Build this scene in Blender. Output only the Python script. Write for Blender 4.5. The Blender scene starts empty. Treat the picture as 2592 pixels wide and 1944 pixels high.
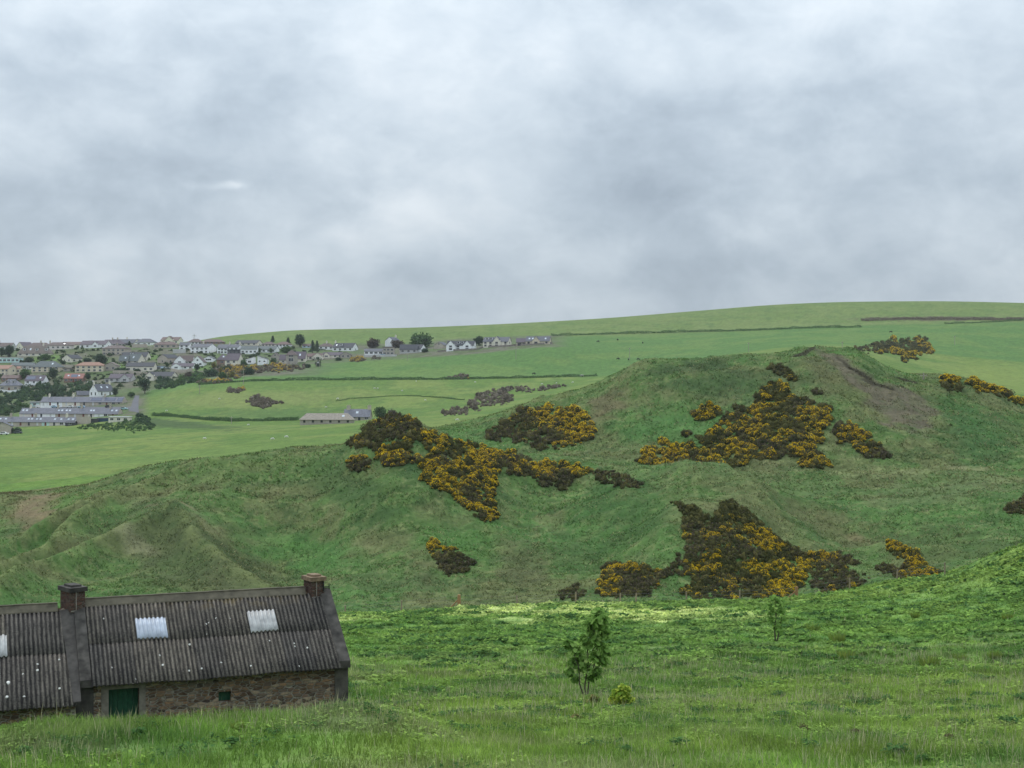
import bpy, bmesh, math, random
import numpy as np
from mathutils import Vector, Matrix
random.seed(7); rng = np.random.default_rng(7)
scene = bpy.context.scene
COL = scene.collection
F = 3515.0; CU, CV = 1296.0, 972.0; Q = 2592/2212.0
CROP = {'P': (0, 0, 1/Q), 'S': (0, 0, 1.0), 'A': (0, 840, 8.508), 'B': (240, 840, 8.508), 'C': (0, 950, 5.821), 'D': (440, 840, 8.508),
        'E': (680, 840, 8.508), 'F': (900, 830, 4.254), '2': (400, 800, 4.424), '3': (850, 800, 3.403), '5': (850, 1000, 2.949), '6': (1500, 850, 2.0256),
        '4': (0, 1400, 2.458), '7': (1300, 1440, 1.7121)}
def S(c, x, y):
    o = CROP[c]; return (o[0] + x/o[2], o[1] + y/o[2])

# ------------------------------------------------------------------ numpy noise
def _h(ix, iy, seed):
    n = (ix.astype(np.int64)*374761393 + iy.astype(np.int64)*668265263 + seed*974634777) & 0x7fffffff
    n = ((n ^ (n >> 13))*1274126177) & 0x7fffffff
    return ((n ^ (n >> 16)) & 0xffff)/65535.0
def vnoise(x, y, seed=0):
    ix = np.floor(x); iy = np.floor(y); fx = x-ix; fy = y-iy
    fx = fx*fx*fx*(fx*(fx*6-15)+10); fy = fy*fy*fy*(fy*(fy*6-15)+10)
    a = _h(ix, iy, seed); b = _h(ix+1, iy, seed); c = _h(ix, iy+1, seed); d = _h(ix+1, iy+1, seed)
    return (a+(b-a)*fx)+((c+(d-c)*fx)-(a+(b-a)*fx))*fy
def fbm(x, y, seed=0, oct=4, gain=0.5):
    t = 0; a = 1; s = 0
    for o in range(oct):
        t = t + a*vnoise(x*2**o+17.3*o, y*2**o-9.1*o, seed+o); s += a; a *= gain
    return t/s
def ss(x, a, b):
    t = np.clip((x-a)/(b-a), 0, 1); return t*t*(3-2*t)

def pchip(xk, yk, x):
    h = np.diff(xk); dl = np.diff(yk)/h
    d = np.zeros_like(yk)
    w1 = 2*h[1:]+h[:-1]; w2 = h[1:]+2*h[:-1]
    ok = dl[:-1]*dl[1:] > 0
    with np.errstate(divide='ignore', invalid='ignore'):
        m = (w1+w2)/(w1/dl[:-1]+w2/dl[1:])
    d[1:-1] = np.where(ok, m, 0); d[0] = dl[0]; d[-1] = dl[-1]
    i = np.clip(np.searchsorted(xk, x)-1, 0, len(h)-1)
    t = np.clip((x-xk[i])/h[i], 0, 1)
    return (yk[i]*(1+2*t)*(1-t)**2+h[i]*d[i]*t*(1-t)**2+yk[i+1]*t*t*(3-2*t)+h[i]*d[i+1]*t*t*(t-1))

# ------------------------------------------------------------------ terrain: rows (photo rows, 2212-wide) by distance
LAY = [
 (4,   [(0, 2254)]),
 (22,  [(0, 1662)]),
 (27,  [(0, 1582), (200, 1569), (400, 1559), (600, 1546), (740, 1536), (850, 1550), (1000, 1585), (1200, 1600), (2212, 1600)]),
 (31,  [(0, 1690), (740, 1670), (850, 1600), (1000, 1570), (2212, 1562)]),
 (38,  [(0, 1592), (740, 1580), (850, 1545), (1000, 1528), (2212, 1520)]),
 (46,  [(0, 1512), (850, 1495), (2212, 1478)]),
 (70,  [(0, 1398), (1100, 1390), (1700, 1383), (2212, 1358)]),
 (100, [(0, 1360), (870, 1340), (1450, 1330), (1900, 1316), (2212, 1275)]),
 ('f', [(0, 1345), (600, 1338), (734, 1333), (990, 1318), (1280, 1308), (1450, 1304), (1620, 1300), (1750, 1286), (1933, 1258), (2048, 1240), (2116, 1212), (2212, 1178), (2400, 1130)]),
 ('g', None),
 (172, [(0, 1325), (600, 1318), (734, 1318), (990, 1302), (1280, 1292), (1450, 1288), (1620, 1283), (1750, 1270), (1933, 1242), (2048, 1226), (2212, 1196), (2400, 1170)]),
 (200, [(-200, 1240), (0, 1262), (180, 1240), (330, 1214), (430, 1216), (620, 1268), (760, 1225), (900, 1200), (1100, 1215), (1300, 1215), (1450, 1160), (1560, 1130), (1700, 1190), (1850, 1215), (2000, 1180), (2212, 1160), (2400, 1150)]),
 (228, [(-200, 1150), (0, 1160), (200, 1112), (330, 1082), (450, 1068), (620, 1100), (760, 1070), (860, 1040), (1000, 1085), (1150, 1125), (1300, 1100), (1450, 1072), (1560, 1062), (1750, 1090), (2000, 1080), (2212, 1070), (2400, 1070)]),
 (258, [(-200, 1085), (0, 1066), (180, 1045), (300, 1015), (450, 990), (600, 966), (740, 955), (800, 918), (860, 896), (930, 922), (1000, 963), (1130, 998), (1280, 1018), (1450, 1022), (1600, 1018), (1900, 1013), (2212, 1003), (2400, 1000)]),
 (288, [(-200, 1092), (0, 1074), (180, 1056), (400, 1022), (740, 990), (860, 978), (930, 988), (1000, 988), (1160, 976), (1280, 962), (1500, 938), (1700, 898), (1780, 890), (1950, 912), (2212, 945), (2400, 975)]),
 (335, [(-200, 1060), (0, 1052), (400, 1010), (740, 978), (860, 960), (930, 930), (1000, 914), (1150, 868), (1290, 828), (1400, 782), (1560, 770), (1690, 766), (1740, 755), (1830, 757), (1950, 800), (2050, 815), (2130, 832), (2212, 872), (2400, 940)]),
 (380, [(-200, 1035), (0, 1028), (400, 996), (740, 964), (860, 954), (930, 948), (1000, 940), (1150, 905), (1290, 872), (1400, 835), (1560, 818), (1740, 805), (1950, 838), (2130, 866), (2212, 882), (2400, 930)]),
 (480, [(-200, 985), (0, 985), (300, 962), (640, 935), (800, 922), (930, 915), (1000, 908), (1150, 885), (1300, 848), (1400, 820), (1560, 800), (1740, 785), (1950, 815), (2130, 842), (2212, 852), (2400, 880)]),
 (650, [(-200, 948), (0, 945), (150, 938), (300, 922), (640, 914), (800, 907), (1000, 886), (1150, 866), (1300, 834), (1500, 786), (1780, 762), (2000, 802), (2212, 830), (2400, 840)]),
 (850, [(-200, 888), (0, 885), (150, 876), (300, 862), (420, 837), (560, 824), (800, 821), (1000, 819), (1300, 812), (1500, 776), (1780, 746), (2000, 762), (2212, 782), (2400, 790)]),
 (1000, [(-200, 805), (0, 802), (200, 798), (350, 794), (500, 788), (700, 782), (850, 774), (1000, 764), (1190, 747), (1300, 752), (1500, 745), (1780, 726), (2000, 726), (2212, 736), (2400, 740)]),
 (1130, [(-200, 758), (0, 756), (300, 749), (480, 748), (700, 750), (850, 750), (1000, 738), (1190, 730), (1500, 720), (1780, 706), (2212, 698), (2400, 700)]),
 (1380, [(-200, 762), (0, 760), (250, 752), (420, 738), (480, 728), (560, 720), (640, 714), (900, 708), (1280, 690), (1500, 673), (1700, 658), (1850, 653), (2000, 652), (2212, 656), (2400, 664)]),
 (1700, None), (2600, None)]
def fence_d(u): return np.interp(u, [-500, 1950, 2050, 2212, 2400, 3500], [130, 130, 125, 118, 112, 108])

T_IN = np.linspace(-0.40, 0.40, 861)
T_OUT = 0.40 + np.cumsum(np.linspace(0.004, 0.09, 26))
TG = np.concatenate([-T_OUT[::-1], T_IN, T_OUT])
def ygrid():
    y = [4.0]
    while y[-1] < 2600:
        v = y[-1]
        if v < 60: s = v*0.012
        elif v < 150: s = 0.75
        elif v < 345: s = 0.55
        elif v < 1450: s = v*0.0058
        else: s = v*0.03
        y.append(v+s)
    return np.array(y)
YG = ygrid()
UG = TG*3000 + 1106.0      # 2212-wide column of each grid column
def build_heights():
    K = []; D = []
    for d, c in LAY:
        if c is not None:
            a = np.array(c, float)
            r = np.full(len(UG), a[0, 1]) if len(a) == 1 else pchip(a[:, 0], a[:, 1], np.clip(UG, a[0, 0], a[-1, 0]))
            dd = fence_d(UG) if d == 'f' else np.full(len(UG), float(d))
            K.append((829-r)/3000*dd); D.append(dd)
            if d == 'f': zf = K[-1]
        elif d == 'g':
            D.append(fence_d(UG)+16); K.append(zf-5.5)
        else:
            D.append(np.full(len(UG), float(d))); K.append(K[-1]-(18 if d == 1700 else 60))
    D = np.array(D); K = np.array(K)
    Z = np.empty((len(YG), len(UG)))
    for j in range(len(UG)):
        Z[:, j] = pchip(D[:, j], K[:, j], YG)
    return Z
Z0 = build_heights()
TT, YY = np.meshgrid(TG, YG)
XX = TT*YY
UU = np.broadcast_to(UG, YY.shape)
RIDGES = [
 ([(-120, 1345, 164), (0, 1288, 178), (80, 1236, 189), (150, 1192, 198), (210, 1158, 206), (280, 1132, 212), (360, 1106, 218)], 4.2, 3.4),
 ([(360, 1106, 218), (420, 1126, 209), (440, 1160, 201), (480, 1196, 194), (545, 1230, 187), (645, 1258, 181)], 2.8, 3.4),
 ([(-120, 1285, 180), (0, 1226, 194), (60, 1196, 202), (120, 1165, 209), (170, 1126, 219), (230, 1090, 228), (320, 1052, 237)], 4.2, 3.0),
 ([(320, 1052, 237), (410, 1030, 243), (520, 1003, 248)], 1.8, 3.0),
 ([(-120, 1225, 197), (0, 1168, 210), (80, 1130, 219), (150, 1098, 227), (215, 1064, 237)], 3.8, 2.8)]
RIDGES += [
 ([(935, 1000, 240), (1000, 1060, 230), (1060, 1110, 220), (1090, 1180, 205)], 3.0, 6.5),
 ([(1290, 1020, 256), (1380, 1050, 245), (1330, 1120, 225), (1230, 1200, 204)], 2.0, 7.0),
 ([(1470, 1060, 246), (1500, 1110, 226), (1470, 1200, 202), (1440, 1270, 182)], 2.6, 6.0),
 ([(1560, 1070, 236), (1700, 1160, 208), (1850, 1235, 186)], 2.4, 6.0),
 ([(1860, 1190, 200), (1960, 1210, 192), (2060, 1240, 180)], 1.2, 4.0)]
CREST = np.zeros(YY.shape)
def terrain_noise(Z):
    m_d = ss(YY, 148, 175)*(1-ss(YY, 345, 400))       # dunes
    m_n = 1-ss(YY, 120, 150)
    m_f = ss(YY, 345, 480)
    wx = XX+5*fbm(XX/14, YY/14, 5, 3); wy = YY+5*fbm(XX/14, YY/14, 9, 3)
    r1 = 1-np.abs(2*vnoise(wx/16, wy/22, 11)-1)
    r2 = 1-np.abs(2*vnoise(wx/7, wy/9, 21)-1)
    n = m_d*(1.5*(r1-.55)+0.6*(r2-.55)+0.5*(fbm(XX/3, YY/3, 31, 3)-.5)+.30*(vnoise(XX/.9, YY/.9, 41)-.5)+.55*(fbm(XX/2.4, YY/1.9, 43, 3, .6)-.5))
    # spurs and noses of the dunes: each a ridge along its own line on the ground
    n = n*(1-.45*m_d*(1-ss(UU, 420, 760)))
    west = np.zeros(XX.shape)
    for pts, hgt, wid in RIDGES:
        W_ = [((u-1106)/3000*d_, d_) for u, v, d_ in pts]; best = np.full(XX.shape, 1e9); tap = np.ones(XX.shape)
        m = (YY > 160) & (YY < 285)
        X_, Y_ = XX[m]+1.6*(fbm(XX[m]/9, YY[m]/9, 63, 2)-.5)*2, YY[m]; b_ = best[m]; p_ = np.zeros(len(b_)); ns = len(W_)-1
        for k_, ((ax, ay), (bx, by)) in enumerate(zip(W_, W_[1:])):
            L2 = (bx-ax)**2+(by-ay)**2; t = np.clip(((X_-ax)*(bx-ax)+(Y_-ay)*(by-ay))/L2, 0, 1); q_ = np.hypot(X_-ax-t*(bx-ax), Y_-ay-t*(by-ay)); p_ = np.where(q_ < b_, (k_+t)/ns, p_); b_ = np.minimum(b_, q_)
        best[m] = b_; tap[m] = 1-.55*ss(p_, .5, 1.0); bump = hgt*tap*np.exp(-np.abs(best/wid)**1.5)
        if pts[0][0] < 400: west = np.maximum(west, bump)
        else: n = n+bump
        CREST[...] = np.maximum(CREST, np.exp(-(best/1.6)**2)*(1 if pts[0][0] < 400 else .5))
    n = n+west
    near = m_n*ss(YY, 5, 14)
    n = n+near*(0.16*(fbm(XX/2.2, YY/2.2, 51, 3)-.5)+(.34*ss(YY, 44, 60))*(fbm(XX/1.1, YY/1.5, 59, 3)-.5)+0.30*(fbm(XX/6, YY/6, 53, 2)-.5)*ss(YY, 40, 60)+.5*(fbm(XX/14, YY/14, 57, 2)-.5)*ss(YY, 60, 90))
    n = n+m_f*(1-ss(YY, 1250, 1380))*(1.6*(fbm(XX/60, YY/60, 71, 3)-.5)+.5*(fbm(XX/14, YY/14, 73, 2)-.5))*(1-ss(YY, 600, 760)*.6)
    return Z+n
ZG = terrain_noise(Z0)

def gidx(t, y):
    j = np.clip(np.searchsorted(TG, t)-1, 0, len(TG)-2); i = np.clip(np.searchsorted(YG, y)-1, 0, len(YG)-2)
    return i, j, np.clip((y-YG[i])/(YG[i+1]-YG[i]), 0, 1), np.clip((t-TG[j])/(TG[j+1]-TG[j]), 0, 1)
def height_ty(t, y, G=None):
    G = ZG if G is None else G
    i, j, a, b = gidx(t, y)
    if G.ndim == 3: a = a[..., None]; b = b[..., None]
    return (G[i, j]*(1-a)*(1-b)+G[i+1, j]*a*(1-b)+G[i, j+1]*(1-a)*b+G[i+1, j+1]*a*b)
def height(x, y):
    x = np.asarray(x, float); y = np.asarray(y, float)
    return height_ty(x/y, y)
def hit(u, v, ymin=20.0, ymax=1600.0):
    """Where the view line through photo pixel (u, v) first meets the ground beyond ymin."""
    t = (u-CU)/F; s = (CV-v)/F
    ys = np.exp(np.linspace(math.log(ymin), math.log(ymax), 1400))
    g = height_ty(np.full_like(ys, t), ys)-s*ys
    k = np.nonzero(g > 0)[0]
    if len(k) == 0:
        k = int(np.argmax(g/ys)); y = ys[k]
    else:
        k = k[0]
        if k == 0: y = ys[0]
        else:
            a = g[k-1]/(g[k-1]-g[k]); y = ys[k-1]+(ys[k]-ys[k-1])*a
    return Vector((t*y, y, float(height_ty(np.array(t), np.array(y)))))
def hitc(c, x, y, **k): return hit(*S(c, x, y), **k)

# ------------------------------------------------------------------ objects
def tag(o, label=None, cat=None, group=None, kind=None):
    for k, v in (('label', label), ('category', cat), ('group', group), ('kind', kind)):
        if v: o[k] = v
    return o
def empty(name, loc=(0, 0, 0), rz=0.0):
    o = bpy.data.objects.new(name, None); COL.objects.link(o)
    o.location = loc; o.rotation_euler = (0, 0, rz); o.empty_display_size = .3
    return o
def link(name, me, mats, parent=None, loc=None):
    o = bpy.data.objects.new(name, me); COL.objects.link(o)
    for m in (mats if isinstance(mats, (list, tuple)) else [mats]): me.materials.append(m)
    if parent is not None: o.parent = parent
    if loc is not None: o.location = loc
    return o
class MB:
    def __init__(s): s.v = []; s.f = []; s.m = []
    def add(s, vs, fs, m=0):
        b = len(s.v); s.v += [tuple(v) for v in vs]; s.f += [tuple(i+b for i in f) for f in fs]; s.m += [m]*len(fs)
    def box(s, x0, x1, y0, y1, z0, z1, m=0):
        s.add([(x0, y0, z0), (x1, y0, z0), (x1, y1, z0), (x0, y1, z0), (x0, y0, z1), (x1, y0, z1), (x1, y1, z1), (x0, y1, z1)],
              [(0, 3, 2, 1), (4, 5, 6, 7), (0, 1, 5, 4), (1, 2, 6, 5), (2, 3, 7, 6), (3, 0, 4, 7)], m)
    def slab(s, quad, t, m=0):
        """a flat panel given by 3 or 4 corners, with thickness t downwards"""
        n = len(quad); q = [Vector(p) for p in quad]; d = Vector((0, 0, -t))
        s.add(q+[p+d for p in q], [tuple(range(n)), tuple(range(2*n-1, n-1, -1))]+[(i, i+n, (i+1) % n+n, (i+1) % n) for i in range(n)], m)
    def prism(s, poly, y0, y1, m=0):
        """poly in x,z extruded along y"""
        n = len(poly)
        s.add([(p[0], y0, p[1]) for p in poly]+[(p[0], y1, p[1]) for p in poly],
              [tuple(range(n)), tuple(range(2*n-1, n-1, -1))]+[(i, i+n, (i+1) % n+n, (i+1) % n) for i in range(n)], m)
    def prismx(s, poly, x0, x1, m=0):
        n = len(poly)
        s.add([(x0, p[0], p[1]) for p in poly]+[(x1, p[0], p[1]) for p in poly],
              [tuple(range(n-1, -1, -1)), tuple(range(n, 2*n))]+[(i, (i+1) % n, (i+1) % n+n, i+n) for i in range(n)], m)
    def tube(s, pts, rad, n=7, m=0, cap=True):
        pts = [Vector(p) for p in pts]; b = len(s.v)
        for k, p in enumerate(pts):
            d = (pts[min(k+1, len(pts)-1)]-pts[max(k-1, 0)]).normalized()
            a = d.orthogonal().normalized() if abs(d.z) > .9 else d.cross(Vector((0, 0, 1))).normalized()
            c = d.cross(a); r = rad[k] if isinstance(rad, (list, tuple)) else rad
            for q in range(n):
                w = 2*math.pi*q/n; s.v.append(tuple(p+a*(r*math.cos(w))+c*(r*math.sin(w))))
        for k in range(len(pts)-1):
            for q in range(n):
                s.f.append((b+k*n+q, b+k*n+(q+1) % n, b+(k+1)*n+(q+1) % n, b+(k+1)*n+q)); s.m.append(m)
        if cap:
            s.f.append(tuple(b+q for q in range(n))); s.m.append(m)
            e = b+(len(pts)-1)*n; s.f.append(tuple(e+q for q in range(n-1, -1, -1))); s.m.append(m)
    def build(s, name, mats, parent=None, smooth=False):
        me = bpy.data.meshes.new(name); me.from_pydata(s.v, [], s.f)
        bm = bmesh.new(); bm.from_mesh(me); bmesh.ops.recalc_face_normals(bm, faces=bm.faces); bm.to_mesh(me); bm.free()
        if any(s.m): me.polygons.foreach_set('material_index', s.m)
        if smooth: me.polygons.foreach_set('use_smooth', [True]*len(me.polygons))
        me.update()
        return link(name, me, mats, parent)
def np_mesh(name, V, quads=None, tris=None, mat_idx=None, smooth=False):
    """mesh from numpy arrays of quads (n,4) and/or tris (n,3)"""
    me = bpy.data.meshes.new(name)
    loops = []; starts = []; tot = 0
    if quads is not None and len(quads):
        loops.append(quads.reshape(-1)); starts.append(np.arange(len(quads))*4+tot); tot += quads.size
    if tris is not None and len(tris):
        loops.append(tris.reshape(-1)); starts.append(np.arange(len(tris))*3+tot); tot += tris.size
    L = np.concatenate(loops).astype(np.int32); st = np.concatenate(starts).astype(np.int32)
    me.vertices.add(len(V)); me.vertices.foreach_set('co', V.astype(np.float32).reshape(-1))
    me.loops.add(len(L)); me.loops.foreach_set('vertex_index', L)
    me.polygons.add(len(st)); me.polygons.foreach_set('loop_start', st)
    if mat_idx is not None: me.polygons.foreach_set('material_index', mat_idx.astype(np.int32))
    if smooth: me.polygons.foreach_set('use_smooth', np.ones(len(st), bool))
    me.update(calc_edges=True); me.validate()
    return me
def set_col(me, C, name='tint'):
    a = me.color_attributes.new(name, 'FLOAT_COLOR', 'POINT')
    a.data.foreach_set('color', np.c_[C, np.ones(len(C))].astype(np.float32).reshape(-1))

# ------------------------------------------------------------------ materials
MAT = {}
def nt(name):
    m = bpy.data.materials.new(name); m.use_nodes = True; t = m.node_tree; t.nodes.clear()
    return m, t
def N(t, typ, **kw):
    n = t.nodes.new(typ)
    for k, v in kw.items():
        if k.startswith('i_'):
            key = k[2:]
            n.inputs[int(key) if key.isdigit() else key.replace('_', ' ')].default_value = v
        else: setattr(n, k, v)
    return n
def ramp(t, fac, stops):
    r = N(t, 'ShaderNodeValToRGB'); e = r.color_ramp.elements
    while len(e) < len(stops): e.new(.5)
    for k, (p, c) in enumerate(stops):
        e[k].position = p; e[k].color = c if len(c) == 4 else (*c, 1)
    t.links.new(fac, r.inputs[0]); return r.outputs[0]
def noise(t, scale, detail=4, vec=None, rough=.55, dist=0):
    n = N(t, 'ShaderNodeTexNoise', i_Scale=scale, i_Detail=detail, i_Roughness=rough, i_Distortion=dist)
    if vec is not None: t.links.new(vec, n.inputs['Vector'])
    return n.outputs[0]
def geo_pos(t): return N(t, 'ShaderNodeNewGeometry').outputs['Position']
def obj_co(t): return N(t, 'ShaderNodeTexCoord').outputs['Object']
def finish(m, t, col, rough=.85, bump=None, bstr=.3, bdist=.02, spec=.3, trans=0.0):
    out = N(t, 'ShaderNodeOutputMaterial')
    if trans:
        d = N(t, 'ShaderNodeBsdfDiffuse'); tr = N(t, 'ShaderNodeBsdfTranslucent'); mx = N(t, 'ShaderNodeMixShader', i_0=trans)
        t.links.new(col, d.inputs[0]); t.links.new(col, tr.inputs[0])
        t.links.new(d.outputs[0], mx.inputs[1]); t.links.new(tr.outputs[0], mx.inputs[2]); t.links.new(mx.outputs[0], out.inputs[0])
        return m
    b = N(t, 'ShaderNodeBsdfPrincipled', i_Roughness=rough)
    b.inputs['Specular IOR Level'].default_value = spec
    if hasattr(col, 'node'): t.links.new(col, b.inputs['Base Color'])
    else: b.inputs['Base Color'].default_value = (*col, 1)
    if bump is not None:
        bp = N(t, 'ShaderNodeBump', i_Strength=bstr, i_Distance=bdist); t.links.new(bump, bp.inputs['Height']); t.links.new(bp.outputs[0], b.inputs['Normal'])
    t.links.new(b.outputs[0], out.inputs[0])
    return m
def mixc(t, fac, a, b, blend='MIX'):
    n = N(t, 'ShaderNodeMix', data_type='RGBA', blend_type=blend)
    if hasattr(fac, 'node'): t.links.new(fac, n.inputs[0])
    else: n.inputs[0].default_value = fac
    for s, v in ((6, a), (7, b)):
        if hasattr(v, 'node'): t.links.new(v, n.inputs[s])
        else: n.inputs[s].default_value = (*v, 1)
    return n.outputs[2]
def mathn(t, op, a, b=None, c=None, clamp=False):
    n = N(t, 'ShaderNodeMath', operation=op, use_clamp=clamp)
    for k, v in enumerate((a, b, c)):
        if v is None: continue
        if hasattr(v, 'node'): t.links.new(v, n.inputs[k])
        else: n.inputs[k].default_value = v
    return n.outputs[0]
def plain(name, col, rough=.85, var=.25, scale=3.0, spec=.3):
    """weathered plain surface: base colour broken up by two noises"""
    if name in MAT: return MAT[name]
    m, t = nt(name); p = obj_co(t)
    f = noise(t, scale, 5, p); g = noise(t, scale*.25, 3, p)
    lo = tuple(c*(1-var) for c in col); hi = tuple(min(1, c*(1+var)) for c in col)
    c = ramp(t, mathn(t, 'ADD', mathn(t, 'MULTIPLY', f, .6), mathn(t, 'MULTIPLY', g, .4)), [(.3, lo), (.7, hi)])
    MAT[name] = finish(m, t, c, rough, f, .25, .02, spec); return MAT[name]
# ------------------------------------------------------------------ ground colours (turf, dead grass, bare soil: plant and soil colours, with some slope shade painted on the dunes)
VV = 829-3000*Z0/YY       # photo row of every grid point before relief noise
def lerp(a, b, w): return a*(1-w[..., None])+np.asarray(b, float)*w[..., None]
def ell(cu, cv, ru, rv, rot=0, soft=.7, jag=1.0, seed=3):
    c, s = math.cos(math.radians(rot)), math.sin(math.radians(rot))
    du = UU-cu; dv = VV-cv
    a = (du*c+dv*s)/ru; b = (-du*s+dv*c)/rv
    r = np.sqrt(a*a+b*b)+jag*(fbm(XX/4, YY/4, seed, 4)-.5)*1.6
    return 1-ss(r, 1-soft, 1+soft*.4)
def ground_colour():
    n1 = fbm(XX/3, YY/3, 101, 4); n2 = fbm(XX/9, YY/9, 111, 4); n3 = fbm(XX/28, YY/28, 121, 3); nf = fbm(XX/.8, YY/.8, 131, 3)
    one = np.ones_like(YY)
    # near meadow
    A = lerp(lerp(one[..., None]*np.array([.140, .225, .050]), (.090, .165, .042), ss(n1, .45, .65)), (.225, .300, .070), ss(n2, .5, .72)*.8)
    mo = fbm(XX/.75, YY/1.0, 103, 3); A = lerp(A, (.060, .125, .034), ss(mo, .54, .66)*.7*ss(YY, 44, 58)); A = lerp(A, (.215, .315, .085), (1-ss(mo, .34, .46))*.6*ss(YY, 44, 58))
    A = lerp(A, (.25, .26, .14), ss(fbm(XX/5, YY/2, 141, 3), .56, .74)*.5*(1-ss(YY, 60, 110)))
    A = lerp(A, (.110, .235, .055), ss(YY, 48, 62)*(1-ss(YY, 92, 118))*.30)
    st = ell(1300, 1322, 300, 22, 1, .7, 1.3, 7)*ss(n1, .34, .50)
    A = lerp(A, (.58, .62, .25), np.clip(st*1.2, 0, 1)*.95)
    A = lerp(A, (.48, .53, .20), ell(770, 1340, 120, 10, 0, .6, 1.2, 8)*.7)
    # dunes
    B = lerp(lerp(one[..., None]*np.array([.086, .142, .044]), (.122, .130, .058), ss(n2, .44, .64)*.85), (.078, .160, .046), ss(n3, .48, .64)*.7)
    B = lerp(B, (.056, .098, .034), ss(n1, .52, .7)*.6)
    B = lerp(B, (.200, .215, .100), ss(nf, .54, .76)*.6)
    B = lerp(B, (.168, .162, .082), ss(fbm(XX/6, YY/11, 151, 5, .6), .58, .76)*.5)
    for (e, col, k) in [  # turf and soil patches; dark ones also put slope shade into the colour
        ((420, 1200, 210, 70, 14), (.066, .084, .036), .75), ((480, 1265, 170, 40, 6), (.074, .088, .040), .75), ((370, 1130, 90, 45, 20), (.07, .09, .04), .6),
        ((380, 1112, 60, 7, 14), (.26, .22, .14), .7), ((455, 1150, 45, 22, 30), (.20, .18, .10), .55), ((290, 1185, 60, 15, 0), (.24, .22, .14), .6),
        ((640, 1190, 220, 42, 18), (.074, .168, .046), .7), ((760, 1060, 120, 50, 30), (.052, .095, .032), .75), ((860, 990, 70, 55, 20), (.040, .085, .030), .8),
        ((120, 1090, 130, 22, -18), (.11, .17, .05), .6), ((540, 1010, 220, 20, -12), (.115, .165, .055), .6),
        ((1350, 1120, 110, 70, 20), (.045, .105, .030), .75), ((1250, 1200, 120, 50, 0), (.050, .105, .032), .6),
        ((1120, 1230, 70, 40, 10), (.095, .100, .050), .7), ((860, 1265, 160, 24, 0), (.075, .09, .042), .5), ((1000, 1180, 120, 60, 10), (.06, .15, .036), .5),
        ((1300, 880, 60, 34, -20), (.145, .115, .07), .75), ((1160, 860, 130, 14, -16), (.155, .165, .07), .8), ((1000, 905, 90, 13, -12), (.15, .18, .065), .7),
        ((1450, 930, 150, 60, 0), (.070, .165, .048), .6), ((1580, 830, 190, 40, 0), (.055, .090, .036), .7), ((1500, 790, 90, 16, -10), (.045, .07, .03), .7),
        ((1780, 800, 55, 36, 60), (.115, .120, .060), .7), ((1620, 1050, 240, 30, 0), (.105, .150, .058), .6), ((1900, 1020, 180, 14, 0), (.20, .215, .105), .65),
        ((2070, 1010, 60, 7, 0), (.30, .27, .16), .8), ((2060, 1060, 170, 40, -8), (.13, .165, .075), .6), ((1800, 1150, 140, 42, 22), (.130, .125, .062), .75),
        ((1890, 1190, 60, 9, 25), (.19, .15, .09), .7), ((1400, 1030, 60, 12, 5), (.13, .11, .065), .7), ((2100, 930, 120, 60, 30), (.048, .115, .036), .7),
        ((2030, 1180, 160, 60, 0), (.085, .115, .045), .6), ((56, 1106, 74, 30, -28), (.20, .145, .095), .95), ((20, 1065, 40, 9, 0), (.10, .075, .045), .8)]:
        B = lerp(B, col, ell(*e, seed=int(e[0]))*k)
    B = lerp(B, (.175, .190, .082), CREST*.6*ss(n1, .3, .6))  # drier straw tone on crests, painted lighter to bring out the relief
    # erosion scar on the right hill: turf torn away over brown soil
    sc = np.maximum(ell(1948, 886, 88, 44, 26, .35, .5, 3), ell(1856, 822, 110, 22, 40, .5, .6, 4))
    B = lerp(B, (.132, .108, .080), np.clip(sc*1.3, 0, 1)*(.74+.24*ss(fbm(XX/2.5, YY/2.5, 161, 4), .40, .55))); B = lerp(B, (.14, .13, .065), ell(1840, 845, 90, 30, 30, .6, .9, 6)*.5*(1-sc))
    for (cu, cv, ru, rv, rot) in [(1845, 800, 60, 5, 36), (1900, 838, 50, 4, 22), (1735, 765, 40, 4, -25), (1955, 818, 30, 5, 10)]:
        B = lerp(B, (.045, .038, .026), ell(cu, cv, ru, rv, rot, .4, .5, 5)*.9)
    # pastures
    P = lerp(lerp(one[..., None]*np.array([.125, .200, .046]), (.180, .235, .064), ss(n3, .40, .62)), (.098, .175, .046), ss(n2, .52, .72)*.6)
    P = lerp(P, (.20, .235, .078), ell(560, 862, 260, 20, -2, .6, .6, 12)*.8); P = lerp(P, (.062, .135, .040), ell(600, 893, 200, 14, 0, .5, .6, 13)*.6)
    P = lerp(P, (.15, .225, .060), ell(380, 985, 420, 20, -5, .7, .6, 14)*.6)
    P = lerp(P, (.060, .100, .036), ell(350, 914, 190, 9, 4, .4, .8, 15)*.85)
    P = lerp(P, (.20, .255, .068), ell(2140, 815, 130, 42, 0, .6, .5, 17)*.8)
    U = lerp(one[..., None]*np.array([.100, .190, .052]), (.130, .210, .058), ss(n3, .42, .62))
    Tp = lerp(one[..., None]*np.array([.145, .205, .062]), (.170, .220, .074), ss(n3, .42, .62)); Tp = lerp(Tp, (.090, .160, .050), ss(n2, .55, .7)*.5)
    Tp = lerp(Tp, (.10, .075, .055), ell(2020, 688, 170, 5, 0, .5, .9, 16)*.8)
    V = lerp(lerp(one[..., None]*np.array([.110, .130, .066]), (.17, .155, .125), ss(n2, .42, .56)*.85), (.105, .165, .058), ss(n3, .47, .62)*.6)
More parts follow.
